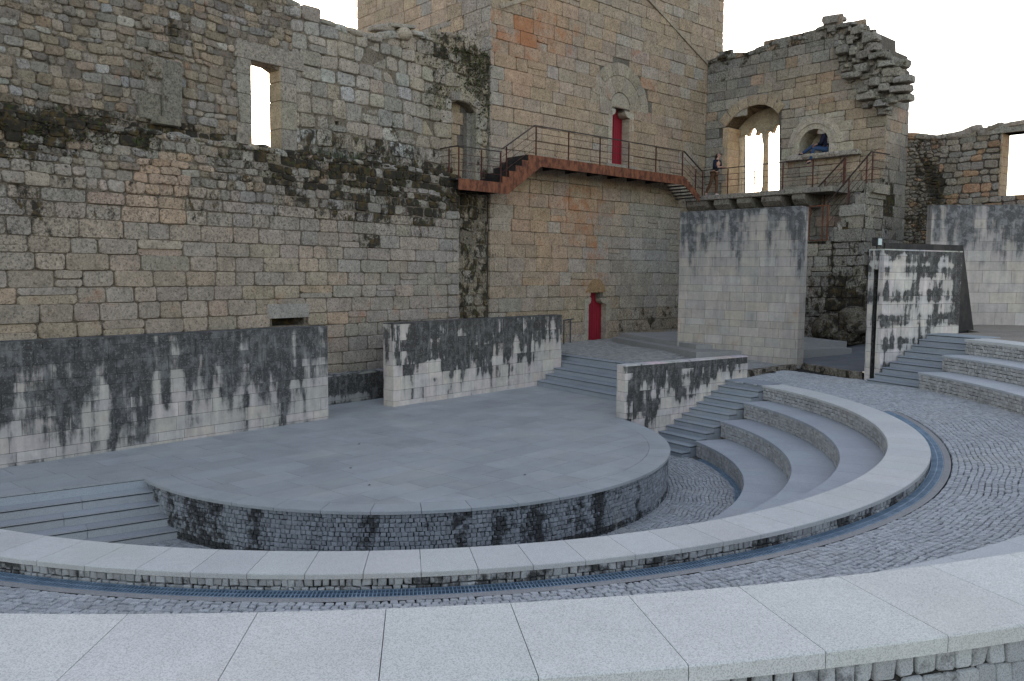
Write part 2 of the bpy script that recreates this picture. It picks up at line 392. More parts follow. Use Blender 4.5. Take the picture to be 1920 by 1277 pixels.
def mat_door():
    m,nt,b=newmat('red painted boards',.55,.35); g=N(nt,'NewGeometry').outputs['Position']
    n=noise(nt,scaled(nt,g,(3,3,.4)),6,5,.6); c=mixrgb(nt,n,(.15,.006,.014),(.3,.012,.028)); nt.links.new(c,b.inputs['Base Color']); return m
M_door=mat_door()
def mat_plain(name,c,rough=.8,var=.3,sc_=20,spec=.2):
    m,nt,b=newmat(name,rough,spec); g=N(nt,'NewGeometry').outputs['Position']; n=noise(nt,g,sc_,4,.6)
    nt.links.new(mixrgb(nt,n,tuple(x*(1-var) for x in c),tuple(min(1,x*(1+var)) for x in c)),b.inputs['Base Color']); return m
M_black=mat_plain('dark void',(.006,.006,.006))
M_leaf=None
def mat_leaf(name,base):
    m,nt,b=newmat(name,.6,.3); a=N(nt,'Attribute',attribute_name='col').outputs['Color']; nt.links.new(a,b.inputs['Base Color']); return m
M_leaf=mat_leaf('small leaves',None)
# ------------------------------------------------------------------ levels and plan
ZS,ZR=.841,1.578
def pol(r,th,z=0,c=(0,0)): t=R(th); return Vector((c[0]+r*math.sin(t),c[1]-r*math.cos(t),z))
def thr(x,y): return math.degrees(math.atan2(x,-y)),math.hypot(x,y)
CB=(.1,-.43)                                   # centre of the upper tiers
c3=Vector((5.08,2.62,0)); F3=Frame(c3,35); F3.n=-F3.n    # F3.n points to the back-left (N axis)
c6=Vector((11.96,3.68,0)); A6=27; F6=Frame(c6,A6)
def zi(th): return lerp_tab(th,[(50,1.41),(85,1.56)])
def zo(th): return lerp_tab(th,[(30,1.5),(78,1.76),(100,1.74),(112,1.66),(125,1.63)])
def zw(x,y):
    th,r=thr(x,y); return zi(th)+(zo(th)-zi(th))*cl((r-10.45)/1.8)
TC=[(4.0,10.6,1.70),(5.0,9.1,1.70),(6.4,7.2,1.70),(8.9,5.5,1.68),(11,7.3,1.66),(9.5,8.7,1.8),(7.9,10.1,1.95),(5.4,14.7,1.87),(1.5,11,1.8),(9.7,18.5,2.0),(3.4,13,1.85)]
def zt(x,y):
    a=b=0
    for cx,cy,z in TC: w_=1/((x-cx)**2+(y-cy)**2+2.5)**2; a+=w_*z; b+=w_
    return a/b
def endth(Rr,nlim,F,center=(0,0)):
    """angle at which radius Rr (about center) reaches the line |N|=nlim of a stair frame"""
    best=90
    for k in range(700,1400):
        th=k/10; p=pol(Rr,th,0,center)-F.o
        if p.dot(F.n if F is F3 else -F.n)>=nlim: return th
    return best
GRC=(.42,.43,.44)
def gcol(v=.1,base=GRC):
    k=1+U(-v,v); return tuple(x*k*(1+U(-.009,.009)) for x in base)
def arcslab(sb,r0,r1,a0,a1,z0,z1,c=(0,0),col=None,ch=.008,m=(0,0,0),step=.8):
    n=max(1,int(round((a1-a0)/step))); col=col or gcol()
    prof=[(r0,z0),(r0,z1-ch),(r0+ch,z1),(r1-ch,z1),(r1,z1-ch),(r1,z0)]
    rows=[]
    for k in range(n+1):
        a=a0+(a1-a0)*k/n; rows.append([sb.vert(pol(r,a,z,c),col,m) for r,z in prof])
    for A,B in zip(rows,rows[1:]):
        for k in range(6): l=(k+1)%6; sb.face([A[k],A[l],B[l],B[k]],0)
    sb.face(rows[0][::-1],0); sb.face(rows[-1],0)
def arcring(sb,r0,r1,a0,a1,z0,z1,dth,off=0,c=(0,0),gap=.006,base=GRC,v=.07,m=(0,0,0)):
    g=math.degrees(gap/r1)/2; k=math.floor((a0-off)/dth)
    while off+k*dth<a1:
        s,e=max(a0,off+k*dth),min(a1,off+(k+1)*dth)
        if e-s>.3: arcslab(sb,r0,r1,s+g,e-g,z0,z1,c,gcol(v,base),m=m)
        k+=1
def setwall(sb,r,a0,a1,z0,z1,side,c=(0,0),s=.095,grime=None,base=(.27,.27,.27)):
    """rows of small setts on a cylinder face; side=+1 faces outwards"""
    nr=max(1,int(round((z1-z0)/s))); h=(z1-z0)/nr
    for i in range(nr):
        a=a0+U(0,.3)
        while a<a1:
            d=math.degrees(s*U(.75,1.35)/r); e=min(a+d,a1)
            j=lambda:U(-.010,.010); jz=lambda:U(-.009,.009)
            ja=lambda:math.degrees(j()/r)
            P=[pol(r,a+ja(),z0+i*h+jz(),c),pol(r,e+ja(),z0+i*h+jz(),c),pol(r,e+ja(),z0+(i+1)*h+jz(),c),pol(r,a+ja(),z0+(i+1)*h+jz(),c)]
            nrm=(pol(1,(a+e)/2)*side).normalized()
            g=grime((a+e)/2,z0+(i+.5)*h) if grime else .15
            if s>.1:
                am=(a+e)/2; q=pol(r,am,0,c); F_=Frame((q.x,q.y,0),u=Vector((math.cos(R(am)),math.sin(R(am)),0)),v=(0,0,1)); F_.n=nrm
                hw_=(P[1].xy-P[0].xy).length/2; z_=z0+i*h
                cell=[(-hw_+j(),z_+jz()),(hw_+j(),z_+jz()),(hw_+j(),z_+h+jz()),(-hw_+j(),z_+h+jz())]
                sb.poly(F_,corner(cell,.010),0,.004,U(.004,.018),gcol(.16,base),(g+U(-.05,.15),0,0),chf=.008,base=.03,tilt=.1)
            else: sb.qstone(P,nrm,U(.012,.03),.010,gcol(.2,base),(g,0,0),base=.02)
            a=e
    # dark bed behind
    n=max(2,int((a1-a0)/1.5)); q=[]
    rb=r-side*.008
    for k in range(n+1):
        a=a0+(a1-a0)*k/n; q.append((sb.vert(pol(rb,a,z0,c)),sb.vert(pol(rb,a,z1,c)),sb.vert(pol(rb-side*.12,a,z1,c)),sb.vert(pol(rb-side*.12,a,z0,c))))
    for A,B in zip(q,q[1:]):
        for k in range(4): l=(k+1)%4; sb.face([A[k],A[l],B[l],B[k]],1)
def setfloor(sb,r0,r1,a0,a1,zf,ok=None,c=(0,0),s=.082,base=(.31,.315,.32),wave=.05,wl=9.,grime=None,var=.16):
    r=r0;i=0
    while r<r1:
        a=a0+U(0,.4)
        while a<a1:
            d=math.degrees(s*U(.8,1.3)/r); e=a+d
            def rr(t,x): return x+cl((x-r0)/.5)*wave*math.sin(R(t)*wl*(r0/8)+math.sin(R(t)*3.1)*2)+cl((x-r0)/.5)*.03*math.sin(R(t)*37)
            j=lambda:U(-.012,.012)
            P=[]
            for (t,x) in ((a,r),(e,r),(e,r+s),(a,r+s)):
                p=pol(rr(t,x)+j(),t+math.degrees(j()/r),0,c); P.append(p)
            m_=(P[0]+P[2])/2
            if ok is None or ok(m_.x,m_.y):
                for p in P: p.z=zf(p.x,p.y)
                g=grime(m_.x,m_.y) if grime else .12
                sb.qstone(P,Vector((U(-.04,.04),U(-.04,.04),1)).normalized(),U(.008,.018),.009,gcol(var,base),(g,0,0),base=.02)
            a=e
        r+=s;i+=1
def sheet(sb,r0,r1,a0,a1,zf,c=(0,0),da=2.,dr=.6,ok=None,mi=0):
    na=int((a1-a0)/da)+1; nr=max(1,int((r1-r0)/dr)); g=[]
    for i in range(nr+1):
        row=[]
        for k in range(na+1):
            p=pol(r0+(r1-r0)*i/nr,a0+(a1-a0)*k/na,0,c); p.z=zf(p.x,p.y); row.append(sb.vert(p,(.1,.1,.1)))
        g.append(row)
    for i in range(nr):
        for k in range(na): sb.face([g[i][k],g[i][k+1],g[i+1][k+1],g[i+1][k]],mi)
def polysheet(sb,pts,zf=None,col=(.1,.1,.1),mi=0,skirt=0):
    v=[Vector((p[0],p[1],p[2] if len(p)>2 else zf(p[0],p[1]))) for p in pts]
    ids=[sb.vert(p,col) for p in v]
    for t in tessellate_polygon([[Vector((p.x,p.y,0)) for p in v]]): sb.face([ids[k] for k in t],mi)
    if skirt:
        for k in range(len(v)):
            a,b=v[k],v[(k+1)%len(v)]; sb.quad(a,b,b-Vector((0,0,skirt)),a-Vector((0,0,skirt)),col,mi=mi)
# ------------------------------------------------------------------ ground sheets
sb=SB(); sb.quad((-900,-900,-.25),(900,-900,-.25),(900,1500,-.25),(-900,1500,-.25)); kind(sb.build('ground',M_field),'structure')
sb=SB(); sheet(sb,.5,7.4,-110,150,lambda x,y:-.012)
setfloor(sb,5.55,6.88,-62,112,lambda x,y:0,grime=lambda x,y:.15)
arcring(sb,6.90,6.93,-62,106,-.02,.004,20,base=(.35,.34,.32))
kind(sb.build('lower_plaza',[M_cobble,M_joint]),'structure')
# ------------------------------------------------------------------ stage
L0=Vector((-4.25,-3.74,0)); FL=Frame(L0,34.2)            # chord line, normal towards the camera
D48=Frame((0,0,0),48); n48=-D48.n
st=thing('stage','low round stage of grey granite slabs, its curved front faced with dark stained setts','stage',(0,0,0))
sb=SB(); circ=[(5.2*math.cos(2*math.pi*k/72),5.2*math.sin(2*math.pi*k/72)) for k in range(72)]
s1=F3.p(1.83,0); ld=FL.u; ln=FL.n
v=-6.2
row=0
while v<5.0:
    u=-12+(row%2)*.37; 
    while u<10.5:
        wd=U(.8,1.15)
        def P2(a,b): q=D48.u*a+n48*b; return (q.x,q.y)
        cell=[P2(u+.004,v+.004),P2(u+wd-.004,v+.004),P2(u+wd-.004,min(v+.55,5.06)-.004),P2(u+.004,min(v+.55,5.06)-.004)]
        k=ln.x*L0.x+ln.y*L0.y
        A=clip(cell,ln.x,ln.y,k); A=clip(A,F3.u.x,F3.u.y,F3.u.x*s1.x+F3.u.y*s1.y) if len(A)>2 else A
        cs=sum(p[0] for p in cell)/4,sum(p[1] for p in cell)/4
        if len(A)>2 and (cs[0]-c3.x)*F3.u.x+(cs[1]-c3.y)*F3.u.y>.1: A=clip(A,-F3.n.x,-F3.n.y,-(F3.n.x*c3.x+F3.n.y*c3.y)-.04)
        B=clip(cell,-ln.x,-ln.y,-k)
        if len(B)>2:
            for i in range(72):
                nx,ny=math.cos(R(5*i+2.5)),math.sin(R(5*i+2.5)); B=clip(B,nx,ny,5.2)
                if len(B)<3: break
        col=gcol(.075,(.325,.332,.33))
        for piece in (A,B):
            if len(piece)>2 and area(piece)>.003:
                ids=[sb.vert((p[0],p[1],ZS),col) for p in piece]; lo=[sb.vert((p[0],p[1],ZS-.03),col) for p in piece]; sb.face(ids)
                for i in range(len(ids)): j=(i+1)%len(ids); sb.face([ids[i],ids[j],lo[j],lo[i]])
        u+=wd
    v+=.55; row+=1
sb.build('deck',M_stage,st)
sb=SB(); thE=endth(5.6,.0,F3)
arcring(sb,5.205,5.645,-48.7,117,ZS-.055,ZS+.0005,7.9,.8,base=(.325,.335,.335),v=.035,gap=.009)
sb.build('edge_coping',M_stage,st)
def gst(a,z):
    t=(ZS-z)/ZS; col=fbm(a*.16,3,11,3); f=cl((fbm(a*.33,.4*z,4,2)-.42)*3.2)
    return cl(.24+.34*f*(1-.15*t)+.22*(z<.1)+.16*blob(a,0,(40,0,14,9,1),(-38,0,9,9,.2))+U(-.04,.06))
sb=SB(); setwall(sb,5.585,-50,118,-.02,ZS-.055,1,grime=gst,base=(.25,.26,.27),s=.076)
sb.build('sett_face',[M_setwall,M_joint],st)
sb=SB() # stage body below the slabs
pts=[pol(5.5,a) for a in range(-45,113,4)]; pts=[(p.x,p.y,ZS-.025) for p in pts]
bk=[F3.p(.4,0,.15),F3.p(1.83,0,.15),F3.p(1.83,0,6.6)]+[D48.u*9.6+n48*5.0,D48.u*-12+n48*5.0]+[FL.p(-6.5,0,-.15),FL.p(.05,0,-.15)]
pts+= [(p.x,p.y,ZS-.025) for p in bk]
polysheet(sb,pts,skirt=.9); sb.build('core',M_joint,st)
# ------------------------------------------------------------------ lower seating tiers
tiers=[('front',7.13,8.03,.383,0,'lowest'),('second',8.0,8.86,.795,.383,'second'),('third',8.83,9.62,1.2,.795,'third')]
lab=['curved granite bench row nearest the stage, lowest of the four inside the ring','second curved bench row from the stage, between the lowest row and the wider third row','third curved bench row from the stage, just inside the pale outer ring']
for i,(nm,r0,r1,z1,z0,_) in enumerate(tiers):
    e=endth(r0+.1,-1.37,F3); 
    t=thing('seating_tier',lab[i],'bench row',pol(r0,60,z0),group='curved bench rows inside the ring')
    a1=max(x/10 for x in range(600,1300) if (pol(r0,x/10)-c3).dot(F3.n)<=-1.37)
    sb=SB(); arcring(sb,r0-.02,r1,-22,a1,z1-.05,z1,5.2-.3*i,1.0,base=(.33,.345,.365),v=.05); sb.build('seat_slab',M_granite,t)
    sb=SB(); setwall(sb,r0,-20,a1-.15,z0,z1-.05,-1,base=(.36,.35,.335),s=.075,grime=lambda a,z:.22*fbm(a*.5,z,3))
    sb.build('sett_face',[M_setwall,M_joint],t)
a1=max(x/10 for x in range(600,1300) if (pol(9.58,x/10)-c3).dot(F3.n)<=-1.33)
t=thing('ring_bench','broad pale granite ring bench curving round the whole arena above a low sett wall','bench',pol(9.9,0,ZR))
sb=SB(); arcring(sb,9.575,10.235,-40,a1,ZR-.055,ZR,3.13,1.35,base=(.485,.48,.455),v=.035,gap=.007); sb.build('seat_slab',M_granite,t)
sb=SB(); setwall(sb,9.605,30,a1-.1,1.2,ZR-.055,-1,base=(.36,.35,.335),s=.078,grime=lambda a,z:.25*fbm(a*.5,z,3))
sb.build('inner_sett_face',[M_setwall,M_joint],t)
sb=SB(); setwall(sb,10.205,-40,86,1.36,ZR-.055,1,base=(.36,.36,.35),s=.075,grime=lambda a,z:cl(.42+.5*(fbm(a*.5,2,8,2)-.4)+.25*math.exp(-((((a-1.35)/3.13)%1-.5)**2-.25)*-30)*0))
sb.build('outer_sett_face',[M_setwall,M_joint],t)
# drain gratings
M_channel=mat_plain('drain channel',(.07,.10,.135),.7,.3,12)
def grating(name,label,r0,r1,a0,a1,zf,group):
    t=thing(name,label,'drain grate',pol(r0,(a0+a1)/2,1),group=group); sb=SB(); col=(.3,.3,.3)
    def z(th,r): p=pol(r,th); return zf(th)
    for r in (r0+.005,(r0+r1)/2,r1-.005):
        a=a0
        while a<a1:
            p,q=pol(r,a,zf(a)-.012),pol(r,min(a+1.5,a1),zf(a+1.5)-.012); sb.bar(p,q,.010,.03); a+=1.5
    a=a0; st_=math.degrees(.038/r0)
    while a<a1: sb.bar(pol(r0,a,zf(a)-.008),pol(r1,a,zf(a)-.008),.010,.024); a+=st_
    sb.build('bars',M_grate,t)
    sb=SB(); q=[]
    for k in range(61):
        a=a0+(a1-a0)*k/60; q.append([sb.vert(pol(r,a,zf(a)-dz)) for r,dz in ((r0-.02,.045),(r1,.045))])
    for A,B in zip(q,q[1:]): sb.face([A[0],A[1],B[1],B[0]])
    sb.build('channel',M_channel,t); return t
grating('drain_grate','narrow steel drain grating hugging the outer foot of the pale ring bench',10.245,10.425,-40,88,lambda a:zi(a)+.006,'curved drain gratings')
grating('drain_grate','short steel drain grating curving along the foot of the lowest bench row',6.94,7.11,-20,104,lambda a:.012,'curved drain gratings')
# ------------------------------------------------------------------ walkway
k1=F3.p(4.72,0); w4r=Vector((11.02,7.27,0)); w6l=Vector((11.7,4.07,0))
W4=Frame((7.89,10.09,0),-42)
def okw(x,y):
    th,r=thr(x,y)
    if r<10.565 and th<88: return False
    if r<10.24 and th<a1-.3: return False
    d=Vector((x,y,0))-c3; N3=d.dot(F3.n); s3=d.dot(F3.u)
    if th>80 and (N3>.22 or (N3>-1.37 and s3<3.75)): return False
    if N3<-1.3 and r<10.24: return False
    d=Vector((x,y,0))-Vector((CB[0],CB[1],0)); 
    if th<97 and d.length>12.3: return False
    d6=Vector((x,y,0))-c6; N6=-d6.dot(F6.n); s6=d6.dot(F6.u)
    if s6>-.45 and N6<.1 : return False
    if s6>0 and N6>=.1: return False
    kd=Vector((x,y,0))-w4r; 
    if (w6l-w4r).normalized().cross(kd).z>.02: return False
    return True
sb=SB(); sheet(sb,10.24,14.2,-34,131,lambda x,y:zw(x,y)-.028,da=.8,dr=.22)
sb.mi=[1]*len(sb.mi)
setfloor(sb,10.55,14.0,-31,88,zw,okw,s=.08,wave=.04,wl=11,base=(.34,.345,.35))
setfloor(sb,9.4,14.0,88,131,zw,okw,s=.08,wave=.04,wl=11,base=(.34,.345,.35))
arcring(sb,10.43,10.52,-40,112,1.3,1.3,5.5)
# edging strip beside the grate follows the walkway level
q=[]
for k in range(121):
    a=-40+k*128/120.; q.append([sb.vert(pol(r,a,zi(a)+.008),(.24,.235,.23)) for r in (10.43,10.53)])
for A,B in zip(q,q[1:]): sb.face([A[0],A[1],B[1],B[0]],0)
kind(sb.build('walkway',[M_cobble,M_joint]),'structure')
# ------------------------------------------------------------------ upper tiers (outer bowl)
ue=lambda Rr,lim: max(x/10 for x in range(600,1300) if -( (pol(Rr,x/10,0,CB)-c6).dot(F6.n))<=lim)
zA,zB,zC=2.155,2.54,2.924
rA,rB,rC=12.28,13.1,13.906
labs=['lowest of the three outer bench rows, rising straight from the cobbled walkway','middle one of the three outer bench rows beyond the walkway','wide pale granite bench crossing the foreground, topmost of the three outer rows']
for i,(r0,r1,z1,z0,dth) in enumerate(((rA,rB+.02,zA,1.5,4.0),(rB,rC+.02,zB,zA,4.0),(rC,14.62,zC,zB,2.4))):
    e=ue(r0,-1.62)
    t=thing('seating_tier',labs[i],'bench row',pol(r0,45,z0,CB),group='outer bench rows')
    base=(.49,.485,.46) if i==2 else (.40,.41,.415)
    sb=SB(); arcring(sb,r0-.02,r1,-32,e,z1-(.075 if i==2 else .05),z1,dth,1.6 if i==2 else 0,c=CB,base=base,v=.03,gap=.0042 if i==2 else .005); sb.build('seat_slab',M_granite,t)
    sb=SB(); setwall(sb,r0+.005,40 if i else 20,e-.12,z0,z1-.05,-1,c=CB,base=(.38,.37,.35),s=.08,grime=lambda a,z:.2*fbm(a*.5,z,3))
    if i==2:
        setwall(sb,14.58,0,40,2.3,z1-.075,1,c=CB,base=(.34,.345,.34),s=.101,grime=lambda a,z:.30+.12*(z<2.5)+.3*(fbm(a*2,z*3,5)-.5))
    sb.build('sett_face',[M_setwall,M_joint],t)
sb=SB(); sheet(sb,14.5,17.5,-35,75,lambda x,y:2.37,c=CB); sb.mi=[1]*len(sb.mi)
setfloor(sb,14.8,15.6,2,38,lambda x,y:2.38,c=CB)
kind(sb.build('upper_walkway',[M_cobble,M_joint]),'structure')
# sandy ground behind the outer rows
sb=SB(); e=F6.p(3.7,-.4); 
pp=[(14.0,2.9),(14.6,3.9)]+[tuple(F6.p(s_,.0-.35))[:2] for s_ in (2.4,4.2)]+[(16.3,9.6),(16.8,13.2),(22,14),(40,6),(40,-12),(16.2,-12)]
ppp=[(p[0],p[1],2.9) for p in pp]+[tuple(pol(14.3,a,2.9,CB)) for a in (55,62,70,78,86,92,97)]
polysheet(sb,ppp,skirt=1.4); kind(sb.build('sand_ground',M_sand),'structure')
# ------------------------------------------------------------------ stairs
def stair(name,label,F,steps,group,loc,mat=M_granite,base=(.27,.29,.31),noff=(0,1)):
    t=thing(name,label,'staircase',loc,group=group)
    for (s0,s1_,n0,n1,z0,z1) in steps:
        # tread slab + riser block, tread overhangs by 12 mm
        b=SB(); col=gcol(.05,base); G_=F
        def blk(sa,sb_,na,nb,za,zb,c_,ch=0):
            f=Frame(F.p(0,0)*1,0); 
            P=lambda s_,n_,z_: F.o+F.u*s_+F.n*n_+Vector((0,0,z_))
            i=[b.vert(P(x,y,z),c_) for z in (za,zb) for y in (na,nb) for x in (sa,sb_)]
            for q in ((0,2,3,1),(4,5,7,6),(0,1,5,4),(2,6,7,3),(0,4,6,2),(1,3,7,5)): b.face([i[k] for k in q])
        cuts=[n0]; wj=(n1-n0)
        if wj>2: 
            x_=n0+U(.6,1.6)
            while x_<n1-.5: cuts.append(x_); x_+=U(1.2,1.9)
        cuts.append(n1)
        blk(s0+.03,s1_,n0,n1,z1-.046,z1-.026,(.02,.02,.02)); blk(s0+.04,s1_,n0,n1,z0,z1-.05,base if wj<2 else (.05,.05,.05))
        for q0,q1 in zip(cuts,cuts[1:]):
            blk(s0+.015,s0+.038,q0+.003,q1-.003,z0,z1-.046,gcol(.07,tuple(x*1.12 for x in base))); blk(s0-.01,s1_,q0+.003,q1-.003,z1-.026,z1,gcol(.07,base))
        b.build('step',mat,t)
    return t
# stage -> terrace
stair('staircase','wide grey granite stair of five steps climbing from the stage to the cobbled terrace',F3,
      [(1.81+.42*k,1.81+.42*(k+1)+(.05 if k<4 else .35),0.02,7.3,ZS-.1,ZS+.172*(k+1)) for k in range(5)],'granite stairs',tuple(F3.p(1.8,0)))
# plaza -> ring bench, beside the short stained wall
def S3steps():
    o=[]
    for k in range(12):
        s0=.66+.283*k; o.append((s0,s0+.33 if k<11 else s0+.75,-1.35,-.0,-.05 if k<3 else .1315*(k-2),.1315*(k+1)))
    return o
stair('staircase','narrow flight of twelve grey steps along the short stained wall',F3,S3steps(),'granite stairs',tuple(F3.p(.6,-.7)))
F6b=Frame(c6,A6); F6b.n=F6.n
stair('staircase','nine grey steps rising beside the slotted pale wall to the outer bench rows',F6,
      [(-.5+.285*k,-.5+.285*(k+1)+(.06 if k<8 else .5),.02,1.6,1.5+.13*k,1.66+.1405*(k+1)) for k in range(9)],'granite stairs',tuple(F6.p(-.5,0)))
# stage -> plaza at the left
t=thing('staircase','broad granite steps descending from the stage to the arena floor at the left','staircase',tuple(FL.p(-2,0)),group='granite stairs')
for k in range(5):
    z1=ZS-.168*k; b=SB(); n0=.0 if k==0 else .28*(k-1); n1=.28*k if k else .0
    # right end stops inside the drum
    ue_=max((x/50. for x in range(0,120) if (FL.p(x/50.,0,n1)-Vector((0,0,0))).length>5.5),default=0) 
    uu=0
    for x in range(0,200):
        if FL.p(x/50.,0,n1+.02).xy.length<5.56: uu=x/50.+.03; break
    def blk(u0,u1,na,nb,za,zb,c_):
        P=lambda a,n_,z_: FL.o+FL.u*a+FL.n*n_+Vector((0,0,z_))
        i=[b.vert(P(x,y,z),c_) for z in (za,zb) for y in (na,nb) for x in (u0,u1)]
        for q in ((0,2,3,1),(4,5,7,6),(0,1,5,4),(2,6,7,3),(0,4,6,2),(1,3,7,5)): b.face([i[k_] for k_ in q])
    if k==0: 
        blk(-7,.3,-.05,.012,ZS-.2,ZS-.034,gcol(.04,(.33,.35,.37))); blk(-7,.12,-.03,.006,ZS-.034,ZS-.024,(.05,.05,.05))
        b.build('step',M_granite,t); continue
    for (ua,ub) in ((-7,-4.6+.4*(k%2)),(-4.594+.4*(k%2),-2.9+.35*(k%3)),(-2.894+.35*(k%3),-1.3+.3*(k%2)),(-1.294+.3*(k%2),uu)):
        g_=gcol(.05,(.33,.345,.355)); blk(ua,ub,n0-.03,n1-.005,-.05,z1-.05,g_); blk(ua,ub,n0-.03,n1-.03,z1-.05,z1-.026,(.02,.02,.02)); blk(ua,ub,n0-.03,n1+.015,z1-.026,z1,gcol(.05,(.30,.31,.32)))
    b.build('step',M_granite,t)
# ------------------------------------------------------------------ terrace
sb=SB()
w4l=Vector((7.89,10.09,0)); TWR=Frame((1.4179,11.0998,0),42)
tp=[F3.p(3.75,0,.1),F3.p(4.72,0,.15),F3.p(7.35,0,.33),w4r+Vector((.1,.1,0)),Vector((12.6,10.8,0)),TWR.p(13.5,0,-.3),TWR.p(9,0,-.3),TWR.p(5,0,-.3),TWR.p(0,0,-.3),Vector((.6,10.4,0)),F3.p(3.75,0,7.2),F3.p(3.75,0,4)]
tpoly=[(p.x,p.y) for p in tp]
x=-0.5
g={}
st_=.5
for i in range(0,32):
    for j in range(0,40):
        X,Y=-1+i*st_,4+j*st_; g[i,j]=sb.vert((X,Y,zt(X,Y)-.03),(.1,.1,.1))
for i in range(31):
    for j in range(39):
        X,Y=-1+i*st_+.25,4+j*st_+.25
        if inside((X,Y),tpoly): sb.face([g[i,j],g[i+1,j],g[i+1,j+1],g[i,j+1]],1)
sb2=tpoly
polysheet(sb,[(p[0],p[1],zt(*p)-.12) for p in tpoly],mi=1,skirt=.9)
X=0.
F3g=Frame(c3,35); s=.13
for i in range(0,110):
    for j in range(0,115):
        P=[];ox=U(-.02,.02)
        for (a,b_) in ((0,0),(1,0),(1,1),(0,1)):
            p=c3+F3.u*(3.5+(i+a)*s)+F3.n*(.1+(j+b_)*s+.05*math.sin((i+a)*.35))+Vector((U(-.012,.012),U(-.012,.012),0)); p.z=zt(p.x,p.y); P.append(p)
        m_=(P[0]+P[2])/2
        if not inside((m_.x,m_.y),tpoly): continue
        if (m_-TWR.o).dot(TWR.n)<.02 : continue
        sb.qstone(P,Vector((U(-.05,.05),U(-.05,.05),1)).normalized(),U(.004,.01),.010,gcol(.2,(.27,.265,.25)),(.15,0,0))
kind(sb.build('terrace',[M_cobble,M_joint]),'structure')
# ------------------------------------------------------------------ kerbs and path
def kerb(label,a,b,za,zb,zb0,w_,h):
    sb=SB(); a=Vector(a);b=Vector(b); d=b-a; n=int(d.length/.9)+1
    for k in range(n):
        p=a+d*(k/n); q=a+d*((k+1)/n)-d.normalized()*.008
        p.z=za+(zb-za)*k/n-h/2; q.z=za+(zb-za)*(k+1)/n-h/2
        sb.bar(p,q,w_,h,col=gcol(.12,(.24,.22,.19)),m=(.5,.1,0))
    return tag(sb.build('kerb',M_stone),label,'kerb','weathered stone kerbs')
kA,kB=F3.p(4.74,0,.12),w4r+Vector((-.12,-.1,0))
kerb('mossy stone kerb between the short stained wall and the tall pale wall',kA,kB,1.76,1.77,1.6,.2,.5)
kC,kD=w4r+Vector((.3,.08,0)),w6l+Vector((.05,.35,0))
kerb('mossy stone kerb across the dark path mouth, left of the slotted wall',kC,kD,1.77,1.86,1.6,.2,.5)
sb=SB(); 
pa=[(kC.x+.05,kC.y+.05,1.765),(kD.x+.05,kD.y+.03,1.85),(12.6,5.2,1.88),(14.6,8.2,1.95),(16.6,13.4,2.1),(15.6,13.0,2.05),(14.2,14.2,1.6),(12.9,12.6,1.6),(11.5,8.6,1.74)]
ids=[sb.vert(p) for p in pa]; c_=sb.vert((13.4,9.8,1.83))
for k in range(len(ids)): sb.face([ids[k],ids[(k+1)%len(ids)],c_])
kind(sb.build('path',M_grit),'structure')
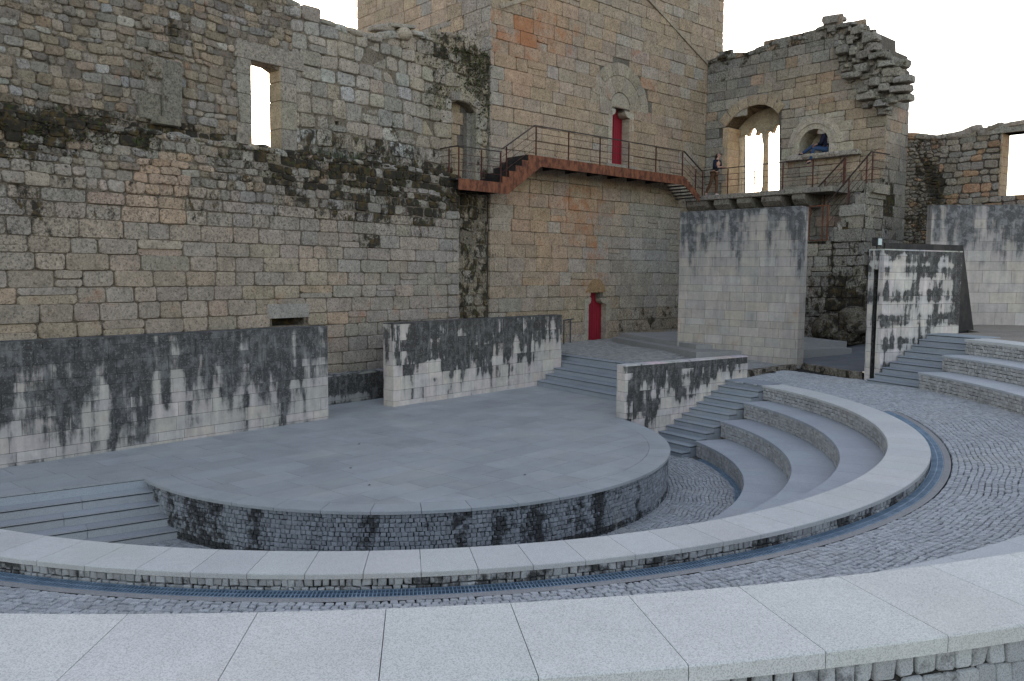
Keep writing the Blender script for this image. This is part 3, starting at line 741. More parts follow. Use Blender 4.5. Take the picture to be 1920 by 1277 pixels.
# ------------------------------------------------------------------ modern stained walls
def mwall(name,label,o,ang,L,z0,z1,th,grime,mat,courses,wd=(.45,.8),tint=(.46,.43,.38),ltop=None,left=True,right=False,group='low modern walls of stained pale stone',rustf=None,slot=None,capg=.75,gridu=.14,gridv=.1,bov=.08):
    F=Frame(o,ang); t=thing(name,label,'wall',(o[0],o[1],z0),group=group); sb=SB()
    def face(f,L_,seed,gf,boxes=()):
        v=z0;ci=0
        while v<z1-.02:
            h=courses[ci%len(courses)]; h=min(h,z1-v); h=h if z1-v-h>.08 else z1-v
            u=-U(0,wd[0]); 
            while u<L_:
                d=U(*wd); a,b=max(u,0),min(u+d,L_)
                u+=d
                if b-a<.03: continue
                pieces=[(a,b,v,v+h)]
                for (x0,x1,y0,y1) in boxes:
                    np_=[]
                    for (p,q,r_,s_) in pieces:
                        if q<=x0 or p>=x1 or s_<=y0 or r_>=y1: np_.append((p,q,r_,s_)); continue
                        if p<x0: np_.append((p,x0,r_,s_))
                        if q>x1: np_.append((x1,q,r_,s_))
                        if s_>y1: np_.append((max(p,x0),min(q,x1),y1,s_))
                        if r_<y0: np_.append((max(p,x0),min(q,x1),r_,y0))
                    pieces=np_
                k=1+U(-.07,.07); cc=(tint[0]*k*(1+U(-.02,.05)),tint[1]*k,tint[2]*k*(1+U(-.08,.02))); bo=U(-bov,bov); w_=U(-.002,.002)
                for (p,q,r_,s_) in pieces:
                    g=.004; nu=max(1,round((q-p)/gridu)); nv=max(1,round((s_-r_)/gridv)); ids=[]
                    for j in range(nv+1):
                        row=[]
                        for i in range(nu+1):
                            x=p+g+(q-p-2*g)*i/nu; y=r_+g+(s_-r_-2*g)*j/nv
                            row.append(sb.vert(f.p(x,y,w_),cc,(cl(gf(x,(y-z0)/(z1-z0),y,min(x-a,b-x))+bo,0,1.2),rustf(x,y) if rustf else 0,0)))
                        ids.append(row)
                    for j in range(nv):
                        for i in range(nu): sb.face([ids[j][i],ids[j][i+1],ids[j+1][i+1],ids[j+1][i]])
                    # rims
                    rim=[sb.vert(f.p(x,y,w_-.02),cc,(.8,0,0)) for x,y in ((p+g,r_+g),(q-g,r_+g),(q-g,s_-g),(p+g,s_-g))]
                    cn=[ids[0][0],ids[0][-1],ids[-1][-1],ids[-1][0]]
                    for k_ in range(4): l=(k_+1)%4; sb.face([cn[k_],cn[l],rim[l],rim[k_]])
            v+=h; ci+=1
    face(F,L,0,grime,[slot] if slot and slot[4:]==(0,) else ())
    if left:
        fl=Frame(F.p(0,0,-th),0); fl.u=F.n.copy(); fl.n=-F.u; face(fl,th,1,lambda x,r_,y,e: grime(x*.5-.7,r_,y,e)*.8,[slot[:4]] if slot and slot[4:]==(1,) else ())
    if right:
        fr=Frame(F.p(L,0,0),0); fr.u=-F.n; fr.n=F.u.copy(); face(fr,th,2,lambda x,r_,y,e: grime(L+x*.5,r_,y,e)*.8)
    # core + coping
    cb=.012
    if slot and slot[4:]==(1,):
        fl2=Frame(F.p(0,0,-th),0); fl2.u=F.n.copy(); fl2.n=-F.u
        sb.box(F,.5,L-cb,z0,z1-.005,-th+cb,-cb,(.05,.05,.05),(.8,0,0))
        x0,x1,y0,y1=slot[:4]
        for (p,q,r_,s_) in ((cb,x0,z0,z1-.01),(x1,th-cb,z0,z1-.01),(x0,x1,y1,z1-.01)): sb.box(fl2,p,q,r_,s_,-.5,-cb,(.05,.05,.05),(.8,0,0))
        sb.box(fl2,x0,x1,y0,y1,-.49,-.42,(.01,.01,.01),(1,0,0),mi=1)  # black sheet closing the slot stands in for the shade inside
    else: sb.box(F,cb,L-cb,z0,z1-.005,-th+cb,-cb,(.05,.05,.05),(.8,0,0))
    u=0
    while u<L:
        d=min(U(.55,.85),L-u); d=L-u if L-u-d<.2 else d
        sb.box(F,u+.002,u+d-.002,z1-.004,z1+.028,-th-.006,.006,tuple(x*U(.85,1.05) for x in tint),(capg,0,0)); u+=d
    # back
    sb.box(F,.0,L,z0,z1-.006,-th,-th+.02,tint,(.4,0,0))
    sb.build('masonry',[mat,M_black],t); return t
def streaks(seed,n,L,wmin=.04,wmax=.16):
    rr=random.Random(seed); return [(rr.uniform(0,L),rr.uniform(wmin,wmax),rr.uniform(.15,.45),rr.uniform(.2,1)) for _ in range(n)]
def sk(S,x,r):      # r = relative height, streaks hang from the top
    g=0
    for c,w_,a,l in S:
        if abs(x-c)<w_*3: g+=a*math.exp(-((x-c)/w_)**2)*cl((r-(1-l))*4+.5)
    return min(g,.6)
S1=streaks(3,75,12.5,.03,.11)
def g1(x,r,y,e):
    a=lerp_tab(r,[(0,.34),(.05,.2),(.12,.05),(.3,.1),(.5,.2),(.7,.3),(.85,.36),(.9,.44),(1,.5)])
    row=int((y-.6)/.26)
    return .17+.1*(x<8)+a+sk(S1,x,r)*.9+.22*(.5-fbm(x*1.1,y*1.9,3))+.1*(vn(x*1.4,row*3.1,40)-.55)+.16*(fbm(x*.5,3,61)-.5)
mwall('stained_wall','longest low wall, heavily black streaked over pale blocks, at the left back of the stage',(-10.7,-6.99,0),48,12.5,.6,3.13,.42,g1,M_soot,[.3,.19,.3,.3,.22],wd=(.5,.85),right=True,left=False,tint=(.46,.415,.375),bov=.11)
S2=streaks(5,45,7.5,.03,.08)
def g2(x,r,y,e):
    edge=lerp_tab(x,[(0,.2),(1,.42),(2.5,.46),(4,.36),(5.5,.42),(6.6,.62),(7.3,.8)])+.2*(fbm(x*1.6,0,9)-.5)+ -.16*sk(S2,x,.9)
    a=cl((r-edge)*3.5,-1,1)*.27+.27
    if x<.32: a-=.25
    if .9<x<1.75 and .38<r<.56: a=.0
    return .16+.45*(r<.04)+a+.35*sk(S2,x,r)-.4*(fbm(x*3,y*2.5,5)-.5)+.35*(vn(x*6,y*1.1,77)-.55)+.35*(r<.05)*(x<4)
mwall('stained_wall','middle low wall at the stage back, black above and flaking cream below',(-.99,4.19,0),48,7.3,.6,3.09,.42,g2,M_flake,[.38,.3,.38,.3],wd=(.35,.6),tint=(.53,.47,.42),bov=.15)
S3=streaks(8,30,4.8,.03,.08)
def g3(x,r,y,e):
    lo=lerp_tab(x,[(0,.2),(1,.15),(2,.4),(3,.52),(4,.62),(4.7,.7)])
    a=.5*cl((r-lo)*4,0,1)-.35*(fbm(x*1.3,y*1.5,15)-.5)*2
    if x<.25: a-=.2
    return .13+a+.4*(vn(x*6,y*1.2,78)-.55)+sk(S3,x,r)*.4+.5*(r>.92)*fbm(x*4,y*3,4)-.02+.4*blob(x,y,(.75,.35,.22,.35,1))
mwall('stained_wall','short wall with blotchy black and white faces, between the stage rim and the narrow steps',tuple(c3),35,4.72,-.05,2.17,.3,g3,M_flake,[.3,.24,.3,.18],wd=(.3,.6),tint=(.55,.49,.44),capg=.3,bov=.15)
S4=streaks(11,34,4.3,.03,.09)
def g4(x,r,y,e):
    a=lerp_tab(r,[(0,.1),(.03,.05),(.4,.05),(.58,.13),(.75,.22),(.94,.32),(1,.6)])
    return .05+a*(.55+1.1*fbm(x*2,0,6))+sk(S4,x,(r-.5)/.5 if r>.5 else 0)*.85*cl((r-.45)*6)+.08*(x>3.95)
mwall('pale_wall','tall pale block wall with grey streaks under its top edge, standing below the stone balcony',(7.89,10.09,0),-42,4.215,1.4,6.575,.49,g4,M_streak,[.30,.22,.3,.3],wd=(.4,.8),tint=(.40,.36,.32),left=False,right=True,group='tall modern walls of pale stone',rustf=lambda x,y:.25*fbm(x,y*2,5)*(y<3.5))
S5=streaks(14,24,9,.06,.16)
def g5(x,r,y,e):
    a=lerp_tab(r,[(0,.06),(.45,.05),(.6,.2),(.75,.34),(.92,.42),(1,.55)])
    return .1+a*(.6+1.1*fbm(x*2,0,26))+sk(S5,x,(r-.4)/.6 if r>.4 else 0)*.7
W5z=Frame((16.1,9.5,0),-8).px(1742,386)[1]
mwall('pale_wall','large pale block wall cut by the right edge of the view, below the ruined window',(16.1,9.5,0),-8,9,2.6,W5z,.45,g5,M_streak,[.3,.42,.3,.36],wd=(.55,1.0),tint=(.44,.395,.355),left=True,group='tall modern walls of pale stone')
S6=streaks(17,16,3.8,.04,.1)
def g6(x,r,y,e):
    row=int((y-1.6)/.32); a=.34*(vn(x*2.3,row*1.0,31)) + .1*(x>2.2)+(.18 if row%2 else -.05)
    a+= .2*blob(x,y,(.85,3.0,.3,.2,1.3),(1.0,2.3,.22,.2,1.3))
    return a+.13+.3*(vn(x*6,y*1.5,79)-.5)+sk(S6,x,r)*.42+.25*(r>.93)+.05*(r>.35)+.08*(x>2.9)
L6=F6.px(1801,550)[0]
mwall('slotted_wall','narrow pale wall with a tall dark slot in its end, beside the right-hand steps',tuple(c6),A6,L6,1.4,5.17,.47,g6,M_flake,[.43,.2,.43,.22],wd=(.35,.6),tint=(.56,.51,.47),capg=.35,bov=.12,slot=(.17,.31,1.5,4.66,1),group='tall modern walls of pale stone')
# low dark wall in the gap
def g7(x,r,y,e): return .95-.75*cl((.5-abs(r-.32))*2)*fbm(x*2,y*3,3)*1.2*(r<.45)
t=mwall('low_backing_wall','knee-high blackened wall glimpsed in the gap between the two long stage walls',tuple((D48.u*-6+n48*5.0))[:2],48,12,.6,1.62,.5,g7,M_flake,[.34,.34],wd=(.6,.9),tint=(.3,.29,.27),left=False,capg=.5)
# ------------------------------------------------------------------ steel plate and floodlight
sp=Frame(F6.p(0,0,-.75),A6)
t=thing('steel_portal','dark oxidised steel plate frame with slanting right edge rising behind the slotted wall','steel frame',tuple(sp.p(0,1.5)))
sb=SB(); a=[sp.px(x,y) for x,y in ((1660,455),(1806,460),(1827,630),(1660,640))]; b=sp.px(1660,468)
sb_o=[a[0],a[1],a[2],(a[2][0]-.9,a[2][1]-.15),(a[1][0]-.45,a[1][1]-.6),(a[0][0],a[1][1]-.6)]
panel(sb,sp,sb_o,[],0,-.06,(.5,.5,.5)); sb.build('steel_plate',M_darksteel,t)
fl=Frame(F6.p(.05,0,-.25),A6+10); u_,v_=fl.px(1650,454)
t=thing('floodlight','small box floodlight with pale glass mounted on top of the slotted wall corner','lamp',tuple(fl.p(u_,5.2)))
sb=SB(); sb.box(fl,u_-.12,u_+.12,v_-.1,v_+.12,-.16,0,ch=.015); sb.bar(fl.p(u_,5.15,-.08),fl.p(u_,v_-.08,-.08),.05,.03); sb.build('housing',M_darksteel,t)
sb=SB(); sb.box(fl,u_-.09,u_+.09,v_-.075,v_+.095,.0,.006); sb.build('lens',mat_plain('pale lamp glass',(.42,.5,.5),.3,.1,30,.5),t)
# ------------------------------------------------------------------ keep tower
T=Frame((1.4179,11.0998,0),42)
GREY=(.25,.245,.23); TAN=(.33,.26,.19); PINK=(.36,.24,.16); WARM=(.285,.235,.175)
def vary(c,v=.14): 
    k=1+U(-v,v); return (c[0]*k*(1+U(-.03,.03)),c[1]*k,c[2]*k*(1+U(-.05,.05)))
def ctower(x,y,u,v):
    wpink=cl(blob(x,y,(1000,70,70,70,1.3),(960,150,60,80,.6),(1000,420,110,60,.9),(1050,520,90,50,.5),(1200,150,30,60,.6),(1240,250,50,60,.3)))
    wtan=cl(blob(x,y,(1000,230,110,130,1.0),(1150,330,260,120,.5),(1100,60,160,80,.45),(1330,40,80,90,.5),(1020,400,120,80,.5)))
    wgrey=cl(blob(x,y,(1230,480,90,130,.9),(1180,60,60,120,.3),(1080,150,30,40,.3),(930,200,20,200,.6),(1000,560,90,30,.4)))
    c=mixc(WARM,TAN,cl(wtan+U(-.15,.15))); c=mixc(c,PINK,cl(wpink*U(.4,.9))); c=mixc(c,GREY,cl(wgrey+U(-.2,.15)))
    if rnd.random()<.10: c=mixc(c,(.33,.32,.29),.5)
    if rnd.random()<.12: c=mixc(c,GREY,.35)
    ru=cl(blob(x,y,(985,60,55,45,.62),(1065,80,25,60,.25),(1205,160,16,55,.5),(1085,400,60,60,.4),(1110,470,25,40,.3),(1010,525,60,20,.25),(1115,540,20,20,.5),(1010,350,60,60,.12)))
    li=cl(.05+blob(x,y,(990,470,90,60,.5),(1130,430,60,60,.42),(950,240,40,60,.3),(1230,520,80,60,.28)))
    gr=cl(.22+blob(x,y,(1290,330,40,120,.12),(1240,600,120,30,.3),(1250,60,120,140,.1),(925,400,10,150,.2)))
    return vary(c,.075),(gr,cl(ru*1.15),li)
tw=thing('keep_tower','massive square keep of tan and orange granite blocks with two small red doors','tower',tuple(T.p(7,1.5,-5)))
T.pxd=lambda x,y:T.px(x,y)
WT=13.89
ld=[T.px(1101,636),T.px(1137,560),T.px(1108,549),T.px(1126,549)]
low=(ld[0][0],ld[1][0],1.7,ld[1][1]); lowt=(ld[2][0],ld[3][0],ld[1][1]-.1,ld[2][1])
ud=[T.px(1145,307),T.px(1181,212),T.px(1154,200),T.px(1172,200)]
upp=(ud[0][0],ud[1][0],ud[0][1],ud[1][1]); uppt=(ud[2][0],ud[3][0],ud[1][1]-.1,ud[2][1])
def hole(b,t_): return [(b[0],b[2]),(b[1],b[2]),(b[1],b[3]),(t_[1],t_[3]-.02 if False else b[3]+.0),(t_[1],t_[3]),(t_[0],t_[3]),(t_[0],b[3]),(b[0],b[3])]
sb=SB()
panel(sb,T,[(0.02,1),(WT-.02,1),(WT-.02,21.9),(.02,21.9)],[hole(low,lowt),hole(upp,uppt)],-.03,-.62,(.13,.12,.1),(.35,0,0))
cells=ashlar(0,WT,1.2,22,(.42,.52),(.55,1.15),.012,wavy=.05)
uc=T.px(1163,203); R3=1.78
boxes=[low,lowt,upp,uppt]
half=[(uc[0]+R3*.97*math.cos(math.pi*k/16),uc[1]+R3*.97*math.sin(math.pi*k/16)) for k in range(17)]
lay(sb,T,cells,ctower,boxes=boxes,gap=.009,h=(-.004,.034),chf=.018,round_=.15,tilt=.02,poly_holes=[half])
def cgrey(x,y,u,v): return vary((.28,.25,.2),.12),(.25,.15*(x<1150),.1)
for (ra,rb,n) in ((.62,1.28,9),(1.28,1.78,13)):
    for k in range(n):
        a,b=math.pi*k/n,math.pi*(k+1)/n
        lay(sb,T,[[(uc[0]+ra*math.cos(a),uc[1]+ra*math.sin(a)),(uc[0]+rb*math.cos(a),uc[1]+rb*math.sin(a)),(uc[0]+rb*math.cos(b),uc[1]+rb*math.sin(b)),(uc[0]+ra*math.cos(b),uc[1]+ra*math.sin(b))][::1]],cgrey,gap=.008,h=(.012,.02),chf=.010,round_=False)
lay(sb,T,[[(uc[0]+.6*math.cos(math.pi*k/12),uc[1]+.6*math.sin(math.pi*k/12)) for k in range(13)]],lambda *a:((.29,.265,.215),(.2,0,.1)),gap=.008,h=(.016,.017),round_=False)
sb.build('front_wall',M_stone,tw)
# gable scar
sb=SB(); a,b=T.px(936,13),T.px(1336,131); ap=((a[0]+b[0])/2,16.5)
for p,q in ((a,ap),(ap,b)):
    n=int(math.hypot(q[0]-p[0],q[1]-p[1])/.75)
    for k in range(n):
        t0,t1=k/n,(k+.985)/n; A_,B_=(p[0]+(q[0]-p[0])*t0,p[1]+(q[1]-p[1])*t0),(p[0]+(q[0]-p[0])*t1,p[1]+(q[1]-p[1])*t1)
        sb.bar(T.p(A_[0],A_[1],.02),T.p(B_[0],B_[1],.02),.13,.10,up=tuple(T.n),col=vary((.28,.245,.195),.15),m=(.25,.1,.1))
sb.build('gable_moulding',M_stone,tw)
TLf=Frame(T.p(0,0)+Vector((math.cos(R(132)),math.sin(R(132)),0))*8.7,-48)
def cside(x,y,u,v):
    c=mixc(WARM,TAN,cl(.5+U(-.4,.4))); c=mixc(c,GREY,.75 if x>860 or rnd.random()<.25 else .15); return vary(c,.1),(.2+.15*(x>840)+.1*blob(x,y,(850,70,50,30,1)),.05,.12)
sb=SB(); panel(sb,TLf,[(0.02,1),(8.66,1),(8.66,21.9),(.02,21.9)],[],-.03,-.62,(.13,.12,.1),(.35,0,0))
lay(sb,TLf,ashlar(0,8.7,7,22,(.42,.52),(.6,1.1),.012),cside,gap=.007,h=(0,.02),chf=.012,round_=.1,tilt=.012)
sb.build('side_wall',M_stone,tw)
sb=SB(); bk=Frame(T.p(0,0,0),42)
for f0,L_ in ((Frame(T.p(.02,0,-8.05),42),WT-.05),):
    sb.box(f0,0,L_,1,22,-.6,0,(.3,.27,.22),(.2,0,0))
fr=Frame(T.p(WT-.6,0,-.65),132); 
sb.box(T,WT-.62,WT-.02,1,21.9,-8.0,-.64,(.3,.27,.22),(.2,0,0)); sb.box(T,.0,WT,21.9,22.1,-8.6,0,(.3,.27,.22),(.2,0,0))
sb.build('rear_wall',M_stone,tw)
# doors
def door(px0,px1,ybot,ytop,yspring,depth,lab_,b,t_):
    f=T.off(-depth); x0,z0=f.px(px0,ybot); x1,_=f.px(px1,ybot); z0=b[2]
    _,zt_=f.px(px0,ytop); _,zs=f.px(px0,yspring)
    x1=max(x1,b[1]+.02)
    out=[(x0-.3,z0-.05),(x1,z0-.05),(x1,t_[3]+.05),(x0-.3,t_[3]+.05)]
    sb=SB(); n=max(4,int((out[1][0]-out[0][0])/.14)); 
    for k in range(n):
        a_=out[0][0]+(out[1][0]-out[0][0])*k/n; c_=out[0][0]+(out[1][0]-out[0][0])*(k+1)/n
        sb.box(f,a_+.006,c_-.006,z0-.05,t_[3]+.05,-.05,U(-.008,.008))
    o=sb.build('door',M_door,tw); o['label']=lab_
    hb=SB(); zz=z0+.25; hb.box(f,x0+.02,x1-.1,zz,zz+.05,0,.02); hb.box(f,x0+.02,x1-.1,t_[3]-.75,t_[3]-.7,0,.02)
    hb=hb.build('strap_hinge',M_darksteel,o) if False else None
    # arched reveal stones
    return f
door(1101,1131,637,549,570,.28,'lower red door at terrace level',low,lowt)
door(1145,1166,306,205,215,.42,'upper red door on the steel walkway',upp,uppt)
for (b,t_,dp,tn) in ((low,lowt,.26,(.30,.27,.22)),(upp,uppt,.4,(.36,.33,.27))):
    sb=SB(); z=b[2]
    while z<b[3]-.05:   # right jamb
        h=min(.45,b[3]-z); sb.box(T,b[1]-.005,b[1]+.25,z+.004,z+h-.004,-dp,.012,vary(tn,.06),(.12,.05,0)); sb.box(T,b[0]-.2,b[0]+.03,z+.004,z+h-.004,-dp,.03,vary((.31,.285,.24),.08),(.15,.05,.1)); z+=h
    # curved corbels under the lintel
    for s_ in (0,1):
        xe=b[1] if s_ else b[0]; xi=t_[1] if s_ else t_[0]; R_=abs(xe-xi)
        pts=[(xe,b[3]+.02),(xi,b[3]+.02)]+[]; 
        zb=b[3]-.34
        arc=[(xi+(xe-xi)*(1-math.cos(math.pi/2*k/6)),b[3]-.02-(.2)*math.sin(math.pi/2*k/6)) for k in range(7)]
        poly=[(xi,b[3]+.03)]+arc+[(xe,b[3]+.03)]
        if not s_: poly=poly[::-1]
        panel(sb,T,poly,[],.02,-dp,vary(tn,.05),(.1,.05,0))
    sb.box(T,b[0]-.35,b[1]+.3,b[2]-.16,b[2],-dp,.1,(.27,.25,.22),(.3,0,.1))
    sb.build('door_surround',M_stone,tw)
uc2=T.px(1117,548); sb=SB()
panel(sb,T,[(uc2[0]-.62,uc2[1]),(uc2[0]+.55,uc2[1])]+[(uc2[0]+.5*math.cos(math.pi*k/8),uc2[1]+.55*math.sin(math.pi*k/8)) for k in range(1,8)],[],.05,-.2,(.27,.18,.10),(.25,.1,0)); sb.build('orange_lintel',M_stone,tw)

# ------------------------------------------------------------------ castle curtain wall (left)
nW=Vector((math.sin(R(50)),-math.cos(R(50)),0))
W=Frame(Vector((1.4179,11.0998,0))-nW*.12,50); Lf=W.off(.62)
u545=W.px(548,100)[0]; u860=Lf.px(861,450)[0]
cw=thing('castle_wall','long ruined castle wall at the left, rubble above a mossy ledge and squared blocks below','castle wall',tuple(W.p(-8,1)))
sky_=[W.px(x,y) for x,y in ((536,-3),(549,3),(551,17),(575,22),(602,34),(640,48),(667,57),(702,66),(722,62),(745,58),(772,58),(800,64),(835,62),(870,66),(884,72),(891,94),(917,99))]
out=[(-24,6.5),(u860-.3,6.5),(u860-.3,.8),(.0,.8),(.0,sky_[-1][1])]+sky_[::-1]+[(sky_[0][0]-3,12.3),(-24,12.6)]
hw=[W.px(x,y) for x,y in ((472,269),(527,269),(527,135),(510,123),(490,117),(472,116))]; bw=(hw[0][0],hw[1][0],hw[0][1]-.05,hw[4][1]); hw[0]=(hw[0][0],bw[2]); hw[1]=(hw[1][0],bw[2])
bd0,bd1=W.px(848,332),W.px(893,200); bd=(bd0[0],bd1[0],bd0[1],W.px(870,190)[1])
hd=[(bd[0],bd[2]),(bd[1],bd[2]),(bd[1],bd[3]-.3),(bd[1]-.25,bd[3]-.1),(bd[1]-.6,bd[3]),(bd[0]+.3,bd[3]-.02),(bd[0],bd[3]-.12)]
hh=W.px(633,231); bh=(hh[0]-.07,hh[0]+.07,hh[1]-.06,hh[1]+.06)
ph=[(bh[0],bh[2]),(bh[1],bh[2]),(bh[1],bh[3]),(bh[0],bh[3])]
WTH=.5
sb=SB(); panel(sb,W,out,[hw,hd,ph],-.025,-WTH,(.17,.15,.12),(.4,0,0))
ledge=[(-400,205),(0,205),(200,225),(330,250),(400,262),(520,275),(600,285),(760,300),(860,325),(920,340)]
RUB=(.225,.187,.138); RUG=(.205,.195,.178)
def cupper(x,y,u,v):
    yl=lerp_tab(x,ledge); d=yl-y
    if x<548:
        c=mixc(RUB,RUG,U(0,1)); 
        if rnd.random()<.10: c=mixc(c,(.3,.31,.3),.6)
        if rnd.random()<.10: c=mixc(c,(.31,.225,.14),.4)
        if rnd.random()<.2: c=mixc(c,(.1,.09,.08),.5)
        g=.24+.42*math.exp(-(max(d,0)/26)**2)+blob(x,y,(330,60,40,40,.3),(600,40,60,30,.1),(500,30,60,60,.15),(60,10,80,30,.15))
        return vary(c,.2),(g,.06,.1)
    c=mixc((.27,.26,.235),(.30,.265,.215),U(0,1)); 
    if rnd.random()<.2: c=(.34,.34,.32)
    if x>800: c=mixc(c,(.28,.235,.16),.5)
    g=.26+.3*math.exp(-(max(d,0)/35)**2)+blob(x,y,(610,235,40,40,.22),(640,160,60,12,.2),(840,90,50,30,.34),(890,140,30,60,.3),(820,170,30,40,.24),(740,235,25,30,.18),(890,395,40,40,.1),(890,340,40,25,.3),(720,290,60,30,.1))  # blobs low in the corner recess also paint in its shadow
    return vary(c,.14),(cl(g),.04,.22)
bx=[bw,bd,bh]
u440,u555=W.px(443,200)[0],W.px(556,200)[0]; zl0,zl1=W.px(500,118)[1],W.px(500,86)[1]
sur=(u440+.1,u555-.05,bw[2]-.1,zl1)
lay(sb,W,ashlar(-24,u545,6.9,12.7,(.11,.25),(.16,.46),.028,wavy=.35),cupper,outline=out,boxes=bx+[(bw[0]-.38,bw[1]+.5,bw[2],bw[3]),(bw[0]-.45,bw[1]+.7,bw[3]-.01,zl1)],gap=.005,h=(-.02,.05),chf=.025,round_=.2,tilt=.09,dome=.018)
c2=ashlar(u545,-.02,.9,14,(.34,.52),(.4,.75),.035,wavy=.25)
lay(sb,W,c2,cupper,outline=out,boxes=bx+[(u545-1,bw[1]+.5,bw[2],bw[3])],gap=.009,h=(-.03,.07),chf=.03,round_=.25,tilt=.07,dome=.02)
sb.build('upper_wall',M_stone,cw)
sb=SB()   # dressed window surround with reveal
def cdress(x,y,u,v): return vary((.25,.232,.195),.1),(.3,.03,.12)
z=bw[2]
for h in (.55,.75,.5,.62,.8,.6):
    if z>=bw[3]: break
    h=min(h,bw[3]-z)
    lay(sb,W,[[(bw[0]-U(.34,.5),z),(bw[0]-.0,z),(bw[0],z+h),(bw[0]-.4,z+h)]],cdress,gap=.006,h=(.045,.05),chf=.012,round_=False)
    lay(sb,W,[[(bw[1],z),(bw[1]+U(.42,.55),z),(bw[1]+.5,z+h),(bw[1],z+h)]],cdress,gap=.006,h=(.045,.05),chf=.012,round_=False)
    sb.box(W,bw[1]-.03,bw[1]+.02,z+.01,z+h-.01,-WTH+.02,.03,vary((.29,.245,.18),.08),(.2,.08,0)); z+=h  # reveal stones tinted warm to paint in the bounced sunlight
lay(sb,W,[[(bw[0]-.5,bw[3]),(bw[1]+.75,bw[3]),(bw[1]+.75,zl1),(bw[0]-.4,zl1)]],cdress,gap=.006,h=(.055,.06),chf=.015,round_=False)
sb.box(W,bw[0]-.1,bw[1]+.2,bw[2]-.22,bw[2],-WTH,.05,(.27,.25,.2),(.5,0,.2))
# doorway arch and recess
for k in range(7):
    x0=bd[0]-.1+(bd[1]-bd[0]+.2)*k/7; x1=bd[0]-.1+(bd[1]-bd[0]+.2)*(k+1)/7
    y=lambda x: bd[3]-.02-.28*((x-bd[0])/(bd[1]-bd[0])*1.0-.35)**2
    lay(sb,W,[[(x0,y(x0)),(x1,y(x1)),(x1+.02,y(x1)+.3),(x0+.02,y(x0)+.3)]],cdress,gap=.006,h=(.04,.05),chf=.012,round_=False)
sb.box(W,bd[0]-.1,bd[1]+.15,bd[2]-.15,bd[2],-WTH,.06,(.25,.23,.2),(.4,0,.1))
sb.build('window_surround',M_stone,cw)
sb=SB(); Wd=W.off(-.4)
panel(sb,Wd,[(bd[0]-.3,bd[2]-.2),(bd[1]+.3,bd[2]-.2),(bd[1]+.3,bd[3]+.3),(bd[0]-.3,bd[3]+.3)],[],-.03,-.1,(.12,.1,.08),(.4,0,0))
lay(sb,Wd,ashlar(bd[0]-.2,bd[1]+.2,bd[2]-.1,bd[3]+.2,(.35,.5),(.4,.8)),lambda x,y,u,v:(vary((.3,.245,.175),.1) if x<866 else vary((.12,.11,.1)),(.25,.1,0)),gap=.008,h=(0,.02),chf=.012,round_=.1)  # stones right of the tan ones coloured dark as the recess shadow
for z in (0,1,2,3,4,5):
    zz=bd[2]+z*.5
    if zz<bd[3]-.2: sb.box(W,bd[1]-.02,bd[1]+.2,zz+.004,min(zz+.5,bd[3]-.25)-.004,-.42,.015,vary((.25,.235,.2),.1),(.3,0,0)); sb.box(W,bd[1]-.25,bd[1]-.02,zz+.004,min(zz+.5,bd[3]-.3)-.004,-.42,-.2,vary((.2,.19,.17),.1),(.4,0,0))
sb.build('doorway',M_stone,cw)
# broken bracket blocks on the upper wall
sb=SB()
for (xa,ya,xb,yb,w_) in ((299,120,331,226,.24),(271,150,320,176,.18),(258,178,298,222,.12),(270,112,298,146,.26),(262,36,282,52,.16),(281,226,331,233,.3),(276,80,300,96,.16)):
    a,b=W.px(xa,yb),W.px(xb,ya); lay(sb,W,[[(a[0],a[1]),(b[0],a[1]),(b[0],b[1]),(a[0],b[1])]],lambda *q:(vary((.2,.185,.155),.1),(.4,0,.25)),gap=.004,h=(w_-.03,w_),chf=.03,round_=.12,tilt=.05)
sb.build('hearth_fragment',M_stone,cw)
# lower thick wall
ztop=7.72
sb=SB(); hs=[Lf.px(x,y) for x,y in ((511,612),(571,612),(571,595),(511,597))]; bs=(hs[0][0],hs[1][0],hs[0][1],hs[2][1]); hs=[(bs[0],bs[2]),(bs[1],bs[2]),(bs[1],bs[3]),(bs[0],bs[3])]
panel(sb,Lf,[(-24,.5),(u860,.5),(u860,ztop-.15),(-24,ztop-.1)],[hs],-.03,-.56,(.15,.13,.105),(.4,0,0))
sb.box(Lf,bs[0]-.1,bs[1]+.1,bs[2]-.1,bs[3]+.1,-.56,-.5,(.01,.01,.01),(1,0,0))  # black sheet behind the opening stands in for its inner shade
def clower(x,y,u,v):
    yl=lerp_tab(x,ledge); d=y-yl; W_=lerp_tab(x,[(0,95),(300,60),(450,95),(600,115),(840,90)])
    moss=math.exp(-(max(d-W_*.35,0)/(W_*.5))**2)*lerp_tab(x,[(0,.5),(250,.5),(330,.12),(400,.15),(460,.32),(600,.42),(850,.42)])
    moss+=blob(x,y,(700,450,25,20,.3),(800,400,25,40,.3),(300,390,25,35,-.2),(120,400,200,30,.05),(700,400,80,20,.22))
    gz=lerp_tab(y,[(360,.5),(480,.2),(560,.1)])
    c=mixc((.30,.255,.205),(.235,.222,.205),cl(gz+U(-.3,.45)))
    if y<yl+100 and d>0 and y<lerp_tab(x,[(0,343),(447,377),(850,420)]): c=mixc(mixc(RUB,RUG,U(0,1)),(.31,.31,.29),.4 if rnd.random()<.5 else 0)
    if abs(x-300)<55 and 290<y<410: c=mixc(c,(.38,.27,.18),.6)
    if rnd.random()<.09: c=mixc(c,(.36,.25,.17),.4)
    if x>650: c=mixc(c,GREY,.4)
    g=.22+moss+.2*math.exp(-((y-370)/75)**2)+.1*(x<120)*(y<500)
    return vary(c,.09),(cl(g,0,.95),.05+.1*math.exp(-((y-600)/60)**2),.12+.2*(d<130))
